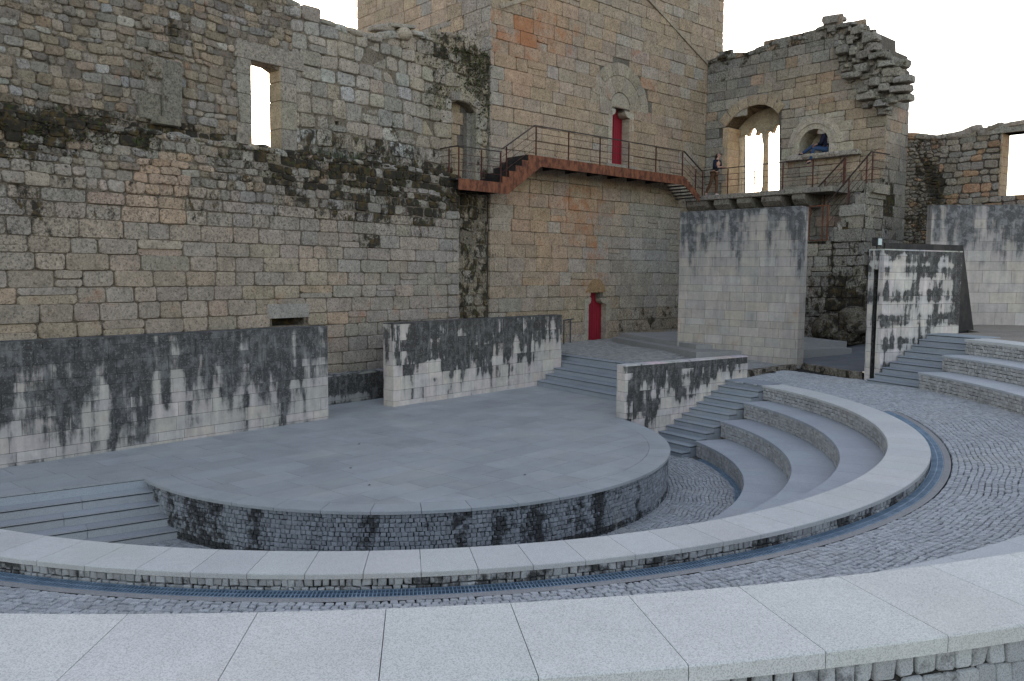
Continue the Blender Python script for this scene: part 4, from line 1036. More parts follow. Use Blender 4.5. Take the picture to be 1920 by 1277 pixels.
zc=Lf.px(0,343)[1]; zc2=Lf.px(447,377)[1]
# courses follow the top line of the ashlar
def clmoss(x,y,u,v):
    c_,m_=clower(x,y,u,v); return c_,(cl(m_[0]*(U(.35,.75) if rnd.random()<.33 else U(.85,1.1))),m_[1],m_[2])
lay(sb,Lf,ashlar(-24,u860,zc-.02,ztop-.05,(.15,.3),(.18,.5),.03,wavy=.2),clmoss,gap=.006,h=(-.015,.05),chf=.025,round_=.2,tilt=.06,dome=.02)
lay(sb,Lf,ashlar(-24,u860,.7,zc-.02,(.34,.42),(.45,.95),.012,wavy=.05),clower,boxes=[bs],gap=.012,h=(-.012,.045),chf=.024,round_=.2,tilt=.025)
lay(sb,Lf,[[(bs[0]-.15,bs[3]),(bs[1]+.15,bs[3]),(bs[1]+.15,bs[3]+.38),(bs[0]-.15,bs[3]+.38)]],lambda *a:((.27,.26,.24),(.2,0,0)),gap=.006,h=(.035,.04),round_=False)
# end face of the thick wall
fe=Frame(Lf.p(u860,0,0),0); fe.u=-Lf.n; fe.n=Lf.u.copy()
lay(sb,fe,ashlar(0,.6,.7,ztop-.1,(.38,.46),(.3,.6)),clower,gap=.008,h=(0,.02),chf=.016,round_=.12)
u=-24
while u<u860:      # stones along the ledge
    s=U(.25,.6); 
    x,y=proj(Lf.p(u,ztop)); col,m_=clower(x,y+8,u,ztop)
    sb.boulder(Lf.p(u+s/2,ztop-.07+U(-.06,.05),-.18),s*1.05,.45,U(.1,.2),col,m_,boxy=.4,seed=int(u*99)+9999,rot=Matrix.Rotation(R(50),3,'Z'))
    if rnd.random()<.7: sb.boulder(Lf.p(u+s/2,ztop-.1+U(-.05,.12),-.45),s,.4,U(.1,.22),col,m_,boxy=.4,seed=int(u*77)+99,rot=Matrix.Rotation(R(50),3,'Z'))
    u+=s
sb.build('lower_wall',M_stone,cw)
# capping stones of the ruined top
def caps(sb,f,line,sz,depth,colfn,seed=3,lift=0):
    for (a,b) in zip(line,line[1:]):
        L_=math.hypot(b[0]-a[0],b[1]-a[1]); t_=0
        while t_<L_-.05:
            s=U(*sz); k=min((t_+s/2)/L_,1); u=a[0]+(b[0]-a[0])*k; v=a[1]+(b[1]-a[1])*k
            x,y=proj(f.p(u,v)); col,m_=colfn(x,y,u,v); hz=U(.16,.3)
            sb.boulder(f.p(u,v-hz*.3+lift,-U(.12,.22)),s*1.12,.5,hz,col,m_,seed=int(u*1000)%9973,rot=Matrix.Rotation(math.atan2(f.u.y,f.u.x)+U(-.08,.08),3,'Z')@Matrix.Rotation(-math.atan2(b[1]-a[1],(b[0]-a[0]) or 1e-3)*.8 if abs(b[0]-a[0])>.1 else 0,3,'Y'))
            d=.55
            while d<depth: sb.boulder(f.p(u,v-hz*.35+lift,-d-.1),s*1.12,.6,hz,col,m_,seed=int(u*1000)%9973+int(d*10),rot=Matrix.Rotation(math.atan2(f.u.y,f.u.x),3,'Z')); d+=.5
            t_+=s
sb=SB(); caps(sb,W,[p for p in sky_],(.35,.6),WTH,cupper)
# fallen gargoyle slab lying on the wall head
a=W.px(735,60); sb.boulder(W.p(a[0]-.15,a[1]+.12,-.3),1.0,.5,.22,vary((.3,.28,.24)),(.25,0,.3),rot=Matrix.Rotation(R(50),3,'Z')@Matrix.Rotation(R(-12),3,'Y'),seed=5,boxy=.5)
a=W.px(757,48); sb.boulder(W.p(a[0],a[1]+.0,-.25),1.3,.55,.13,vary((.3,.28,.24)),(.25,0,.3),rot=Matrix.Rotation(R(50),3,'Z')@Matrix.Rotation(R(-9),3,'Y'),seed=6,boxy=.8)
a=W.px(757,64); sb.boulder(W.p(a[0],a[1],.02),.5,.5,.42,(.33,.29,.23),(.2,0,.2),seed=8,boxy=.1)
sb.build('wall_head',M_stone,cw)
# ------------------------------------------------------------------ ruined window wall
cv=Vector((10.860,19.602,0)); V=Frame(cv,-48)
VL=8.122; VT=1.55
vw=thing('window_wall','tall ruined wall right of the keep with a traceried double window and a round niche','castle wall',tuple(V.p(4,1)))
line=[(1326,118),(1345,106),(1372,101),(1400,99),(1425,90),(1452,78),(1480,70),(1505,69),(1530,54),(1550,48),(1553,36),(1562,34),(1585,44)]
top=[V.px(x,y) for x,y in line]
endp=[V.px(1600,46),V.px(1618,50),V.px(1620,62),V.px(1646,62),V.px(1647,92),V.px(1660,94)]
outV=[(0,1.2),(VL,1.2),(VL,endp[-1][1])]+endp[::-1]+top[::-1]+[(0,top[0][1])]
WN=[V.px(x,y) for x,y in ((1362,362),(1460,357),(1460,213),(1450,203),(1437,197),(1422,196),(1405,200),(1388,209),(1373,222),(1361,237))]
WN[0]=(WN[0][0],8.04); WN[1]=(WN[1][0],8.04); bN=(WN[0][0],WN[1][0],8.04,10.95); bN2=(V.px(1378,215)[0],WN[1][0],10.9,11.35);bN3=(V.px(1400,200)[0],V.px(1452,200)[0],11.3,11.72)
nc=V.px(1528,268); nl,nr=V.px(1499,288),V.px(1556,287); nb=9.36; nrad=(nr[0]-nl[0])/2; ncu=(nr[0]+nl[0])/2; ntop=V.px(1530,241)[1]; nsp=ntop-nrad
NH=[(nl[0],nb),(nr[0],nb),(nr[0],nsp)]+[(ncu+nrad*math.cos(math.pi*k/10),nsp+nrad*math.sin(math.pi*k/10)) for k in range(1,10)]+[(nl[0],nsp)]
bNi=(nl[0],nr[0],nb,nsp); bNi2=(ncu-nrad*.75,ncu+nrad*.75,nsp-.05,nsp+nrad*.62)
def cwin(x,y,u,v):
    warm=cl(blob(x,y,(1580,240,80,60,1.0),(1500,180,70,50,.7),(1560,150,80,40,.4),(1620,280,60,50,.7),(1430,320,80,60,.5),(1580,320,60,30,.6)))
    c=mixc((.225,.22,.2),(.335,.275,.2),cl(warm+U(-.2,.2)))
    if 1478<x<1600 and 205<y<292: c=mixc(c,(.36,.34,.29),.75)
    if 1340<x<1475 and 185<y<240: c=mixc(c,(.31,.3,.27),.6)
    if rnd.random()<.12: c=mixc(c,PINK,.5)
    top_=lerp_tab(x,[(1320,115),(1450,78),(1550,45),(1700,130)])
    g=.2+.28*math.exp(-((y-top_)/45)**2)+blob(x,y,(1345,200,25,120,.16),(1650,420,60,90,.25),(1665,370,12,40,.5),(1560,560,60,110,.3),(1600,350,30,30,.1))
    return vary(c,.13),(cl(g),.04+.25*blob(x,y,(1490,310,20,15,1),(1550,310,30,15,.6)),.18+.2*(y>330))
sb=SB(); panel(sb,V,outV,[WN,NH],-.04,-VT,(.12,.11,.095),(.4,0,0))
# niche: back wall, its colour lightened to look brightly lit
sb.box(V,nl[0]-.3,nr[0]+.3,nb-.3,ntop+.3,-.98,-.9,(.42,.38,.31),(.1,0,.1))
lay(sb,V,ashlar(.02,VL,1.3,15.5,(.36,.46),(.45,.85),.014,wavy=.08),cwin,outline=outV,boxes=[bN,bN2,bN3,bNi,bNi2],gap=.008,h=(-.01,.035),chf=.018,round_=.13,tilt=.02,dome=.006,poly_holes=[NH,WN])
sb.build('front_wall',M_stone,vw)
# end face
E_=Frame(V.p(VL,0,0),42)
sb=SB(); oe=[E_.px(x,y) for x,y in ((1662,94),(1669,104),(1670,114),(1697,114),(1697,128),(1707,134))]
outE=[(0,1.2),(1.9,1.2),(1.9,oe[-1][1]-.1)]+oe[::-1]+[(0,oe[0][1])]
panel(sb,E_,[(max(p[0],.08),p[1]) for p in outE],[],-.04,-.5,(.12,.11,.095),(.4,0,0))
lay(sb,E_,ashlar(0,1.9,1.3,15,(.4,.52),(.55,1.0),.014),cwin,outline=outE,gap=.008,h=(0,.03),chf=.018,round_=.12,tilt=.02)
sb.build('end_pier',M_stone,vw)
sb=SB(); caps(sb,V,top[:-3],(.35,.7),VT,cwin)
# jagged broken cross wall: loose projecting stones
rr=random.Random(21)
rag=[(1560,40,1.1),(1590,50,.9),(1612,58,.9),(1600,75,.8),(1635,72,1.0),(1575,72,.6),(1640,90,.8),(1583,95,.7),(1606,98,.6),(1625,105,.9),(1650,106,1.0),(1584,112,.9),(1610,115,.8),(1640,118,.8),(1665,122,1.1),(1690,121,.8),(1592,128,1.0),(1620,130,.8),(1650,135,.8),(1675,138,1.0),(1600,142,1.3),(1640,143,1.4),(1668,150,1.0),(1695,150,.9),(1690,168,1.0),(1660,165,.9),(1635,160,.8),(1630,182,1.1),(1655,180,.7),(1680,185,1.1),(1698,185,.7),(1640,178,.5),(1655,195,.9),(1630,198,.8),(1622,170,.6),(1660,210,.5),(1566,56,.6),(1575,85,.5),(1618,88,.5),(1645,155,.6)]
for i,(x,y,s) in enumerate(rag):
    for r_ in range(2 if i%3==0 else 1):
        dep=.25+rr.uniform(0,.25) if r_ else rr.uniform(-.15,.2)
        f=V.off(dep if not r_ else -.35); u,v=f.px(x+rr.uniform(-5,5)*(r_),y+rr.uniform(-4,4)*r_)
        col,m_=cwin(x,y,u,v); col=vary((.24,.23,.205),.15); 
        sb.boulder(f.p(u,v),s*rr.uniform(.4,.75),rr.uniform(.5,.8),rr.uniform(.18,.34),col,(.42,.02,.25),seed=i*7+r_,rot=Matrix.Rotation(R(-48)+rr.uniform(-.15,.15),3,'Z')@Matrix.Rotation(rr.uniform(-.07,.07),3,'Y'),boxy=rr.choice((.88,.95,1.0)))
for i in range(90):
    x,y,s=rag[i%len(rag)]; f=V.off(rr.uniform(-.05,.25)); u,v=f.px(x+rr.uniform(-14,14),y+rr.uniform(-12,12))
    if u>VL+.3 or (x<1575 and y<50): continue
    sb.boulder(f.p(u,v),rr.uniform(.12,.34),rr.uniform(.2,.4),rr.uniform(.08,.22),vary((.24,.23,.2),.2),(.45,.02,.2),seed=i+500,boxy=rr.choice((.7,.95)))
sb.build('broken_masonry',M_stone,vw)
# window reveal, arch, tracery
sb=SB(); depthW=1.0; Vb=V.off(-depthW)
LS=(.50,.37,.235)
z=8.04
while z<10.9:
    h=min(U(.3,.42),10.95-z); sb.box(V,bN[0]-.25,bN[0]+.012,z+.004,z+h-.004,-depthW,.02,vary((.40,.32,.22),.06),(.08,.15,0)); z+=h  # jamb colour paler and warmer, painting in golden bounced light
sb.build('window_jamb',M_stone,vw)
sb=SB()
arcs=WN[2:]
for (a,b) in zip(arcs,arcs[1:]):
    n_=Vector((b[1]-a[1],-(b[0]-a[0]),0)).normalized(); n_=-n_ if n_.y<0 else n_
    q=[(a[0],a[1]),(b[0],b[1]),(b[0]+n_.x*.42,b[1]+n_.y*.42),(a[0]+n_.x*.42,a[1]+n_.y*.42)]
    panel(sb,V,q,[],.055,-depthW,vary((.34,.28,.2),.07),(.2,.12,.05))
sb.build('window_arch',M_stone,vw)
sb=SB(); tz=8.04
def zpx(X,Y): return Vb.px(1280+X/5.803,180+Y/5.803)
light=[(646,1055),(645,480),(650,440),(680,403),(700,420),(716,438),(727,400),(745,356),(775,342),(800,355),(812,385),(803,412),(806,428),(818,420),(835,386),(860,390),(876,425),(872,1040)]
lp=[zpx(*p) for p in light]; lp[0]=(lp[0][0],tz);lp[-1]=(lp[-1][0],tz)
du=zpx(912,430)[0]-zpx(650,440)[0]; lp2=[(p[0]+du,p[1]) for p in lp]
o0=lp[0][0]-.42; o1=lp2[-1][0]+.42
panel(sb,Vb,[(o0,tz-.02),(o1,tz-.02),(o1,11.75),(o0,11.75)],[lp,lp2],0,-.2,(.40,.35,.26),(.12,.12,.05))
for l_ in (lp,lp2):       # roll moulding following each light
    for a,b in zip(l_[1:-1],l_[2:-1]): sb.tube(Vb.p(a[0],a[1],.01),Vb.p(b[0],b[1],.01),.035,6,(.40,.34,.24),m=(.1,.1,0))
sb.build('tracery',M_stone,vw)
mx=(lp[-1][0]+lp2[0][0])/2; 
def column(u,nm,r=.075):
    zc_=zpx(870,440)[1]; sb=SB(); c_=Vb.p(u,0,.06)
    sb.lathe(c_,[(r*1.9,8.05),(r*1.9,8.16),(r*1.3,8.22),(r*1.5,8.28),(r*1.05,8.34),(r,8.4),(r,zc_-.5),(r*1.25,zc_-.46),(r*1.0,zc_-.42),(r*1.5,zc_-.25),(r*1.9,zc_-.12),(r*2.1,zc_-.04),(r*2.1,zc_+.04)],14,(.42,.36,.26),(.1,.1,0)); sb.build('column',M_stone,vw)
column(mx,'mid'); column(lp[0][0]-.09,'left',.065); column(lp2[-1][0]+.09,'right',.065)
# niche surround
sb=SB()
for (ra,rb,w_) in ((nrad-.01,nrad+.2,.075),(nrad+.2,nrad+.32,.12),(nrad+.32,nrad+.5,.05)):
    for k in range(10):
        a,b=math.pi*k/10,math.pi*(k+1)/10
        q=[(ncu+ra*math.cos(a),nsp+ra*math.sin(a)),(ncu+rb*math.cos(a),nsp+rb*math.sin(a)),(ncu+rb*math.cos(b),nsp+rb*math.sin(b)),(ncu+ra*math.cos(b),nsp+ra*math.sin(b))]
        panel(sb,V,q,[],w_,-.85 if ra<nrad else -.02,vary((.38,.345,.285),.05),(.18,.03,.1))
for s_ in (0,1):
    for k in range(3):
        z0_=nb+(nsp-nb)*k/3; z1_=nb+(nsp-nb)*(k+1)/3-.006
        if s_: sb.box(V,nr[0]-.012,nr[0]+.3,z0_,z1_,-.85,.075,vary((.38,.35,.29),.05),(.15,.03,.1))
        else: sb.box(V,nl[0]-.3,nl[0]+.012,z0_,z1_,-.85,.075,vary((.37,.34,.28),.05),(.2,.03,.1))
sb.build('niche_surround',M_stone,vw)
sb=SB(); a=V.px(1478,290)[0]; b=V.px(1604,290)[0]
k=a
while k<b: s=U(.6,.9); sb.boulder(V.p(k+s/2,nb-.09,-.25),s*1.15,1.15,.24,vary((.3,.28,.24)),(.35,0,.3),seed=int(k*100),rot=Matrix.Rotation(R(-48),3,'Z'),boxy=.85); k+=s
sb.build('niche_sill',M_stone,vw)
# ------------------------------------------------------------------ stone balcony
Bf=V.off(1.45); zb=7.90
t=thing('stone_balcony','narrow stone gallery on thick corbels in front of the traceried window','balcony',tuple(V.p(3,zb,.7)))
ua,ub=Bf.px(1283,372)[0],Bf.px(1560,345)[0]
sb=SB(); u=ua
while u<ub:
    s=U(.7,1.1); s=min(s,ub-u+.01); sb.box(V,u+.004,u+s-.004,zb-.2,zb-U(0,.012),-.03,1.45+U(-.03,.02),vary((.25,.24,.215),.08),(.38,0,.25),ch=.02); u+=s
sb.build('slab',M_stone,t)
for (x0,x1) in ((1285,1331),(1336,1371),(1379,1414),(1425,1471),(1482,1512)):
    a,b=Bf.px(x0,385)[0],Bf.px(x1,380)[0]; sb=SB(); q=[(0,zb-.72),(.0,zb-.21),(1.36,zb-.21),(1.36,zb-.42),(1.15,zb-.6),(.8,zb-.7)]
    fc=Frame(V.p(a,0,0),0); fc.u=V.n.copy(); fc.n=-V.u
    panel(sb,fc,q,[],0,-(b-a)*.8,vary((.2,.19,.17),.1),(.4,0,.15)); sb.build('corbel',M_stone,t)
# low part of tower end / passage wall under the balcony is the window wall itself
# ------------------------------------------------------------------ stone stair mass right of the tall wall
Ms=V.off(1.42)
mb=thing('stone_stair','high lichen-blackened stone stair block leaning on the window wall behind the slotted wall','stone staircase',tuple(V.p(7,1.5,.7)))
ms=[Ms.px(x,y) for x,y in ((1500,640),(1500,455),(1548,452),(1635,342),(1662,343),(1662,640))]
uL=ms[1][0]-.6; uR=VL+.0; zt0,zt1=ms[2][1],7.9
oM=[(uL,.9),(uR,.9),(uR,zt1),(ms[3][0],zt1),(ms[2][0],zt0),(uL,zt0)]
def cmass(x,y,u,v):
    c=mixc((.25,.245,.225),(.31,.285,.235),U(0,1))
    g=.40+.2*(fbm(u*1.2,v*.9,7)-.4)+blob(x,y,(1570,560,60,110,.22),(1530,480,30,40,-.25),(1590,400,30,40,-.15),(1600,600,40,60,.1))
    return vary(c,.16),(cl(g),.12*(x<1560),.42)
sb=SB(); panel(sb,Ms,oM,[],-.05,-1.42,(.09,.08,.07),(.6,0,0))
lay(sb,Ms,ashlar(uL,uR,1.0,8,(.34,.5),(.4,.9),.03,wavy=.2),cmass,outline=oM,gap=.01,h=(-.02,.05),chf=.025,round_=.17,tilt=.03,dome=.01)
ef=Frame(Ms.p(uR,0,0),42); ef.u=-V.n; ef.n=V.u.copy()
lay(sb,ef,ashlar(0,1.4,1.0,zt1,(.36,.5),(.5,.8)),cmass,gap=.01,h=(0,.03),chf=.02,round_=.15)
panel(sb,ef,[(0,1),(1.4,1),(1.4,zt1),(0,zt1)],[],-.03,-.06,(.1,.1,.1),(.5,0,0))
sb.build('masonry',M_stone,mb)
n=12
for k in range(n):
    sb=SB(); ua_=ms[2][0]+(ms[3][0]-ms[2][0])*k/n; ub_=ms[2][0]+(ms[3][0]-ms[2][0])*(k+1)/n
    z_=zt0+(zt1-zt0)*(k+1)/n; sb.box(V,ua_,ub_+.05,z_-.35,z_,.02,1.4,vary((.26,.25,.22)),(.35,0,.3)); sb.build('step',M_stone,mb)
sb=SB()
for i in range(26):  # rocky foot
    x=1512+(1632-1512)*rr.random(); y=lerp_tab(x,[(1510,672),(1560,655),(1630,632)])-rr.uniform(0,34)
    f=V.off(1.55+rr.uniform(0,.7)); u,v=f.px(x,y); s=rr.uniform(.4,1.1)
    sb.boulder(f.p(u,v-.1),s,s*.8,s*.5,vary((.19,.175,.145),.2),(.55,.05,.1),seed=i+300,boxy=.35)
u,v=V.off(2.0).px(1560,615); sb.boulder(V.off(1.9).p(u,v),1.5,1.1,1.1,(.17,.155,.125),(.55,.1,.1),seed=77,boxy=.3,n=9)
u,v=V.off(2.0).px(1600,600); sb.boulder(V.off(1.9).p(u,v),1.1,1.0,1.0,(.17,.155,.125),(.55,.1,.1),seed=78,boxy=.3,n=9)
sb.build('rocky_foot',M_stone,mb)
# ------------------------------------------------------------------ rear wall (right)
Rr_=Frame(Vector((17.71,14.84,0)),-48)
rw=thing('rear_wall','rubble castle wall at the far right with a big rectangular window opening','castle wall',tuple(Rr_.p(2,2)))
rl=[Rr_.px(x,y) for x,y in ((1700,250),(1713,251),(1745,254),(1752,256),(1775,252),(1802,250),(1805,247),(1815,241),(1846,240),(1848,244),(1862,236),(1890,231),(1920,226))]
bR=(Rr_.px(1877,300)[0],7,Rr_.px(1895,366)[1],Rr_.px(1877,250)[1])
oR=[(-.6,2.0),(9,2.0),(9,rl[-1][1]+.1)]+rl[::-1]
hR=[(bR[0],bR[2]),(bR[1],bR[2]),(bR[1],bR[3]),(bR[0],bR[3])]
def crear(x,y,u,v):
    c=mixc((.22,.21,.19),(.25,.21,.16),U(0,1)); g=.27+blob(x,y,(1735,320,25,60,.34),(1765,350,25,45,.36),(1720,430,30,60,.35),(1745,270,40,14,.1))
    if rnd.random()<.12: c=(.3,.2,.13)
    return vary(c,.16),(cl(g),.1,.15)
sb=SB(); panel(sb,Rr_,oR,[hR],-.05,-.75,(.1,.09,.08),(.4,0,0))
lay(sb,Rr_,rubble(-.6,1.2,2,10.3,.26,.15),crear,outline=oR,boxes=[bR],gap=.012,h=(-.03,.04),chf=.03,tilt=.06,dome=.025)
lay(sb,Rr_,ashlar(1.2,9,2,10.3,(.18,.34),(.25,.6),.035,wavy=.25),crear,outline=oR,boxes=[bR],gap=.008,h=(-.02,.05),chf=.03,round_=.25,tilt=.06,dome=.02)
caps(sb,Rr_,rl,(.4,.8),.75,crear)
z=bR[2]
while z<bR[3]-.02: h=min(U(.25,.45),bR[3]-z); sb.box(Rr_,bR[0]-.03,bR[0]+.02,z+.006,z+h-.006,-.73,.01,vary((.36,.28,.19),.08),(.15,.25,0)); z+=h  # jamb strips coloured warm and pale as if sunlit
lay(sb,Rr_,[[(bR[0]-.6,bR[3]),(bR[1],bR[3]),(bR[1],bR[3]+.32),(bR[0]-.5,bR[3]+.32)]],lambda *a:((.28,.265,.23),(.3,0,.2)),gap=.005,h=(.04,.05),chf=.03,round_=False)
sb.box(Rr_,bR[0]-.3,bR[1],bR[3]+.0,bR[3]+.05,-.75,.0,(.34,.26,.17),(.2,.2,0))  # underside tinted with the same painted warm light as the jamb
sb.build('masonry',M_stone,rw)
# ------------------------------------------------------------------ steps at the foot of the tower
t=thing('staircase','two low wide stone steps between the keep and the tall pale wall','staircase',tuple(T.p(5,1.9,1)),group='granite stairs')
for k,(pxa,pya,pxb,pyb,z1) in enumerate(((1147,632,1270,654,2.04),(1160,624,1270,641,2.19))):
    a=ground(pxa,pya,z1); b=ground(pxb,pyb,z1); d=(b-a).normalized(); b=b+d*1.2; n_=Vector((-d.y,d.x,0)); n_=n_ if n_.y>0 else -n_
    if k==0: a0_=a; b0_=b; nn=n_
    sb=SB(); P=lambda s_,w_,z: a+(b-a)*s_+nn*w_+Vector((0,0,z-a.z))
    i=[sb.vert(P(x,y,z),gcol(.08,(.27,.265,.25)),(.2,.1,0)) for z in (z1-.45,z1) for y in (0,6) for x in (0,1)]
    for q in ((0,2,3,1),(4,5,7,6),(0,1,5,4),(2,6,7,3),(0,4,6,2),(1,3,7,5)): sb.face([i[j] for j in q])
    sb.build('step',M_granite,t)
# ------------------------------------------------------------------ steel walkway on the keep
Kf=T.off(1.2)
kw=thing('steel_walkway','rusted steel walkway with steps and railing, hung across the keep below the upper red door','metal walkway',tuple(Kf.p(5,8.5)))
P=[Kf.px(x,y) for x,y in ((860,325),(942,351),(1003,293),(1283,329),(1312,371))]
zL=P[0][1]*.5+P[1][1]*.5; zM=(P[2][1]+P[3][1])/2-.0; 
FH=.36
uA,uB,uC,uD=P[0][0],P[1][0],P[2][0],P[3][0]
ns=5; rise=(zM-zL)/(ns); 
def plate(nm,pts,w0=0,w1=-.02): sb=SB(); panel(sb,Kf,pts,[],w0,w1,(.5,.5,.5)); return sb.build(nm,M_rust,kw)
plate('fascia',[(uA,zL),(uB,zL),(uB,zL-FH),(uA,zL-FH)])
st_=[(uB+.001,zL-FH)]; 
o=[(uB+.002,zL-FH),(uB+.002,zL+rise*.0)]
for k in range(ns): a_=uB+(uC-uB)*k/ns; o+=[(a_ if k else uB+.002,zL+rise*(k+1) if False else zL+rise*k+.0),(a_ if k else uB+.002,zL+rise*(k+.55))] if False else [(a_+(.002 if k==0 else 0),zL+rise*(k+1)),(uB+(uC-uB)*(k+1)/ns,zL+rise*(k+1))]
o+=[(uC+.35,zM),(uC+.35,zM-FH+.02),(uB+.25,zL-FH)]
plate('stair_stringer',o)
plate('fascia',[(uC+.352,zM),(uD,zM),(uD,zM-FH),(uC+.352,zM-FH)])
uE=P[4][0]; zE=P[4][1]
plate('stair_stringer',[(uD+.002,zM),(uE,zE+.1),(uE,zE-.18),(uD+.002,zM-FH)])
sb=SB(); sb.box(T,uA-.1,uB,zL-.05,zL,-.0,1.18,(.5,.5,.5)); sb.box(T,uC,uD,zM-.05,zM,.02,1.18,(.5,.5,.5))
for k in range(int((uD-uC)/1.2)): sb.box(T,uC+.3+k*1.2,uC+.38+k*1.2,zM-.3,zM-.05,.02,1.17,(.5,.5,.5))
for k in range(3): sb.box(T,uA+.1+k*.9,uA+.2+k*.9,zL-.32,zL-.05,-.4,1.17,(.5,.5,.5))
sb.build('deck',M_darksteel,kw)
for k in range(ns):
    sb=SB(); a_=uB+(uC-uB)*k/ns; sb.box(T,a_,a_+(uC-uB)/ns+.03,zL+rise*(k+1)-.03,zL+rise*(k+1),.02,1.18,(.5,.5,.5)); sb.box(T,a_,a_+.012,zL+rise*k,zL+rise*(k+1)-.03,.02,1.18,(.5,.5,.5)); sb.build('stair_tread',M_darksteel,kw)
for k in range(7):
    sb=SB(); a_=uD+(uE-uD)*(k+.5)/7; z_=zM+(zE-zM)*(k+.7)/7; sb.box(T,a_-.05,a_+.22,z_-.03,z_,.02,1.18,(.5,.5,.5)); sb.build('stair_tread',M_darksteel,kw)
def railing(parent,pts,hts,posts,rails=(.35,.62,.85),h=1.02,r=.022,mat=M_rail,top=(.07,.035),n=Vector((0,0,1))):
    """pts: 3D base points of a polyline; posts: list of 3D base points"""
    for p in posts:
        p=Vector(p); sb=SB(); sb.bar(p,p+Vector((0,0,h-.03)),.05,.022,up=(.7,.7,0)); sb.build('post',mat,parent)
    for f_ in rails:
        sb=SB()
        for a,b in zip(pts,pts[1:]): sb.tube(Vector(a)+Vector((0,0,h*f_)),Vector(b)+Vector((0,0,h*f_)),.010,5)
        sb.build('rail',mat,parent)
    sb=SB()
    for a,b in zip(pts,pts[1:]): sb.bar(Vector(a)+Vector((0,0,h)),Vector(b)+Vector((0,0,h)),.06,.03)
    sb.build('handrail',M_handrail,parent)
kp=lambda u,z,w_=-.03:Kf.p(u,z,w_)
hL=Kf.px(860,265)[1]-zL; 
pp_=[Kf.px(x,300)[0] for x in (862,904,940)]
railing(kw,[kp(uA-.02,zL,-1.15),kp(uA,zL),kp(uB-.02,zL)],None,[kp(u,zL) for u in (uA+.03,pp_[1],uB-.06)]+[kp(uA,zL,-.5)],rails=(.25,.5,.75))
railing(kw,[kp(uB+.02,zL+.1),kp(uC,zM),kp(uD,zM)],None,[kp(uB+.2,zL+rise)]+[kp(Kf.px(x,300)[0],zM) for x in (1006,1067,1126,1180,1231,1281)],rails=(.25,.5,.75))
railing(kw,[kp(uD,zM),kp(uE+.15,zE+.12)],None,[kp(uD+(uE-uD)*.75,zM+(zE-zM)*.75)],rails=(.25,.5,.75))
# ------------------------------------------------------------------ balcony railing and stair railings
br=thing('gallery_railing','thin rusty railing along the edge of the stone gallery under the window','railing',tuple(Bf.p(2,zb)),group='rusty railings')
b0=Bf.px(1313,366)[0]; b1=Bf.px(1592,340)[0]
BP=lambda u,w_=-.06: Bf.p(u,zb,w_)
railing(br,[BP(b0),BP(b1)],None,[BP(Bf.px(x,340)[0]) for x in (1316,1363,1413,1466,1522,1582)],h=1.08,rails=(.3,.54,.76))
def stairrail(label,off,pa,pb,pc,posts,extra=None):
    f=V.off(off); t=thing('stair_railing',label,'railing',tuple(f.p(*f.px(*pa))),group='rusty railings')
    A_,B_=[f.px(*q) for q in (pa,pb)]; tp=[f.p(*A_),f.p(*B_)]
    if pc: tp.append(pc(f))
    sb=SB()
    for a,b in zip(tp,tp[1:]): sb.bar(a,b,.06,.035)
    sb.build('handrail',M_handrail,t)
    for dz in (.3,.55,.8):
        sb=SB()
        for a,b in zip(tp,tp[1:]): sb.tube(a-Vector((0,0,dz)),b-Vector((0,0,dz)),.011,5)
        sb.build('rail',M_rail,t)
    for x,y,l in posts:
        u,v=f.px(x,y); sb=SB(); sb.bar(f.p(u,v),f.p(u,v-l),.05,.025,up=(.7,.7,0)); sb.build('post',M_rail,t)
    return t,f
stairrail('sloping rusty handrail on the wall side of the stone stair, meeting the gallery rail',.25,(1505,383),(1588,292),None,[(1547,337,1.0),(1583,296,1.1)])
t,f=stairrail('outer sloping rusty handrail of the stone stair, turning back to the pier',1.38,(1551,382),(1634,284),lambda f:V.p(f.px(1634,284)[0]+.12,f.px(1634,284)[1],.15),[(1592,333,1.15),(1626,294,1.1),(1637,286,1.12),(1553,382,1.5)])
# rusty gate panel beside the tall wall
Gf=Frame(W4.p(4.25,0,-.55),-48+90-0); 
gf_=V.off(1.55)
a,b=gf_.px(1519,387),gf_.px(1551,450)
t=thing('metal_gate','narrow rusty gate with wire mesh hanging beside the top of the tall pale wall','gate',tuple(gf_.p(a[0],b[1])))
sb=SB()
for (p,q) in (((a[0],b[1]),(b[0],b[1])),((a[0],a[1]),(b[0],a[1])),((a[0],a[1]),(a[0],b[1])),((b[0],a[1]),(b[0],b[1])),((b[0]-.22,a[1]),(b[0]-.22,b[1]))): sb.bar(gf_.p(*p),gf_.p(*q),.04,.04,up=tuple(gf_.n))
sb.build('frame',M_rust,t)
sb=SB(); z=b[1]
while z<a[1]: sb.bar(gf_.p(a[0],z,-.01),gf_.p(b[0],z,-.01),.008,.012,up=tuple(gf_.n)); z+=.05
sb.build('mesh',M_darksteel,t)
# small handrail on terrace
p0=ground(1057,648,1.78); p1=ground(1069,645,1.8)
t=thing('hand_rail','short blue grey hoop handrail on the terrace beside the middle low wall','railing',tuple(p0))
sb=SB(); 
for p in (p0,p1): sb.tube(p,p+Vector((0,0,.95)),.022,8)
sb.tube(p0+Vector((-.02,0,.95)),p1+(p1-p0)*.5+Vector((0,0,.95)),.022,8); sb.build('tube',M_bluesteel,t)
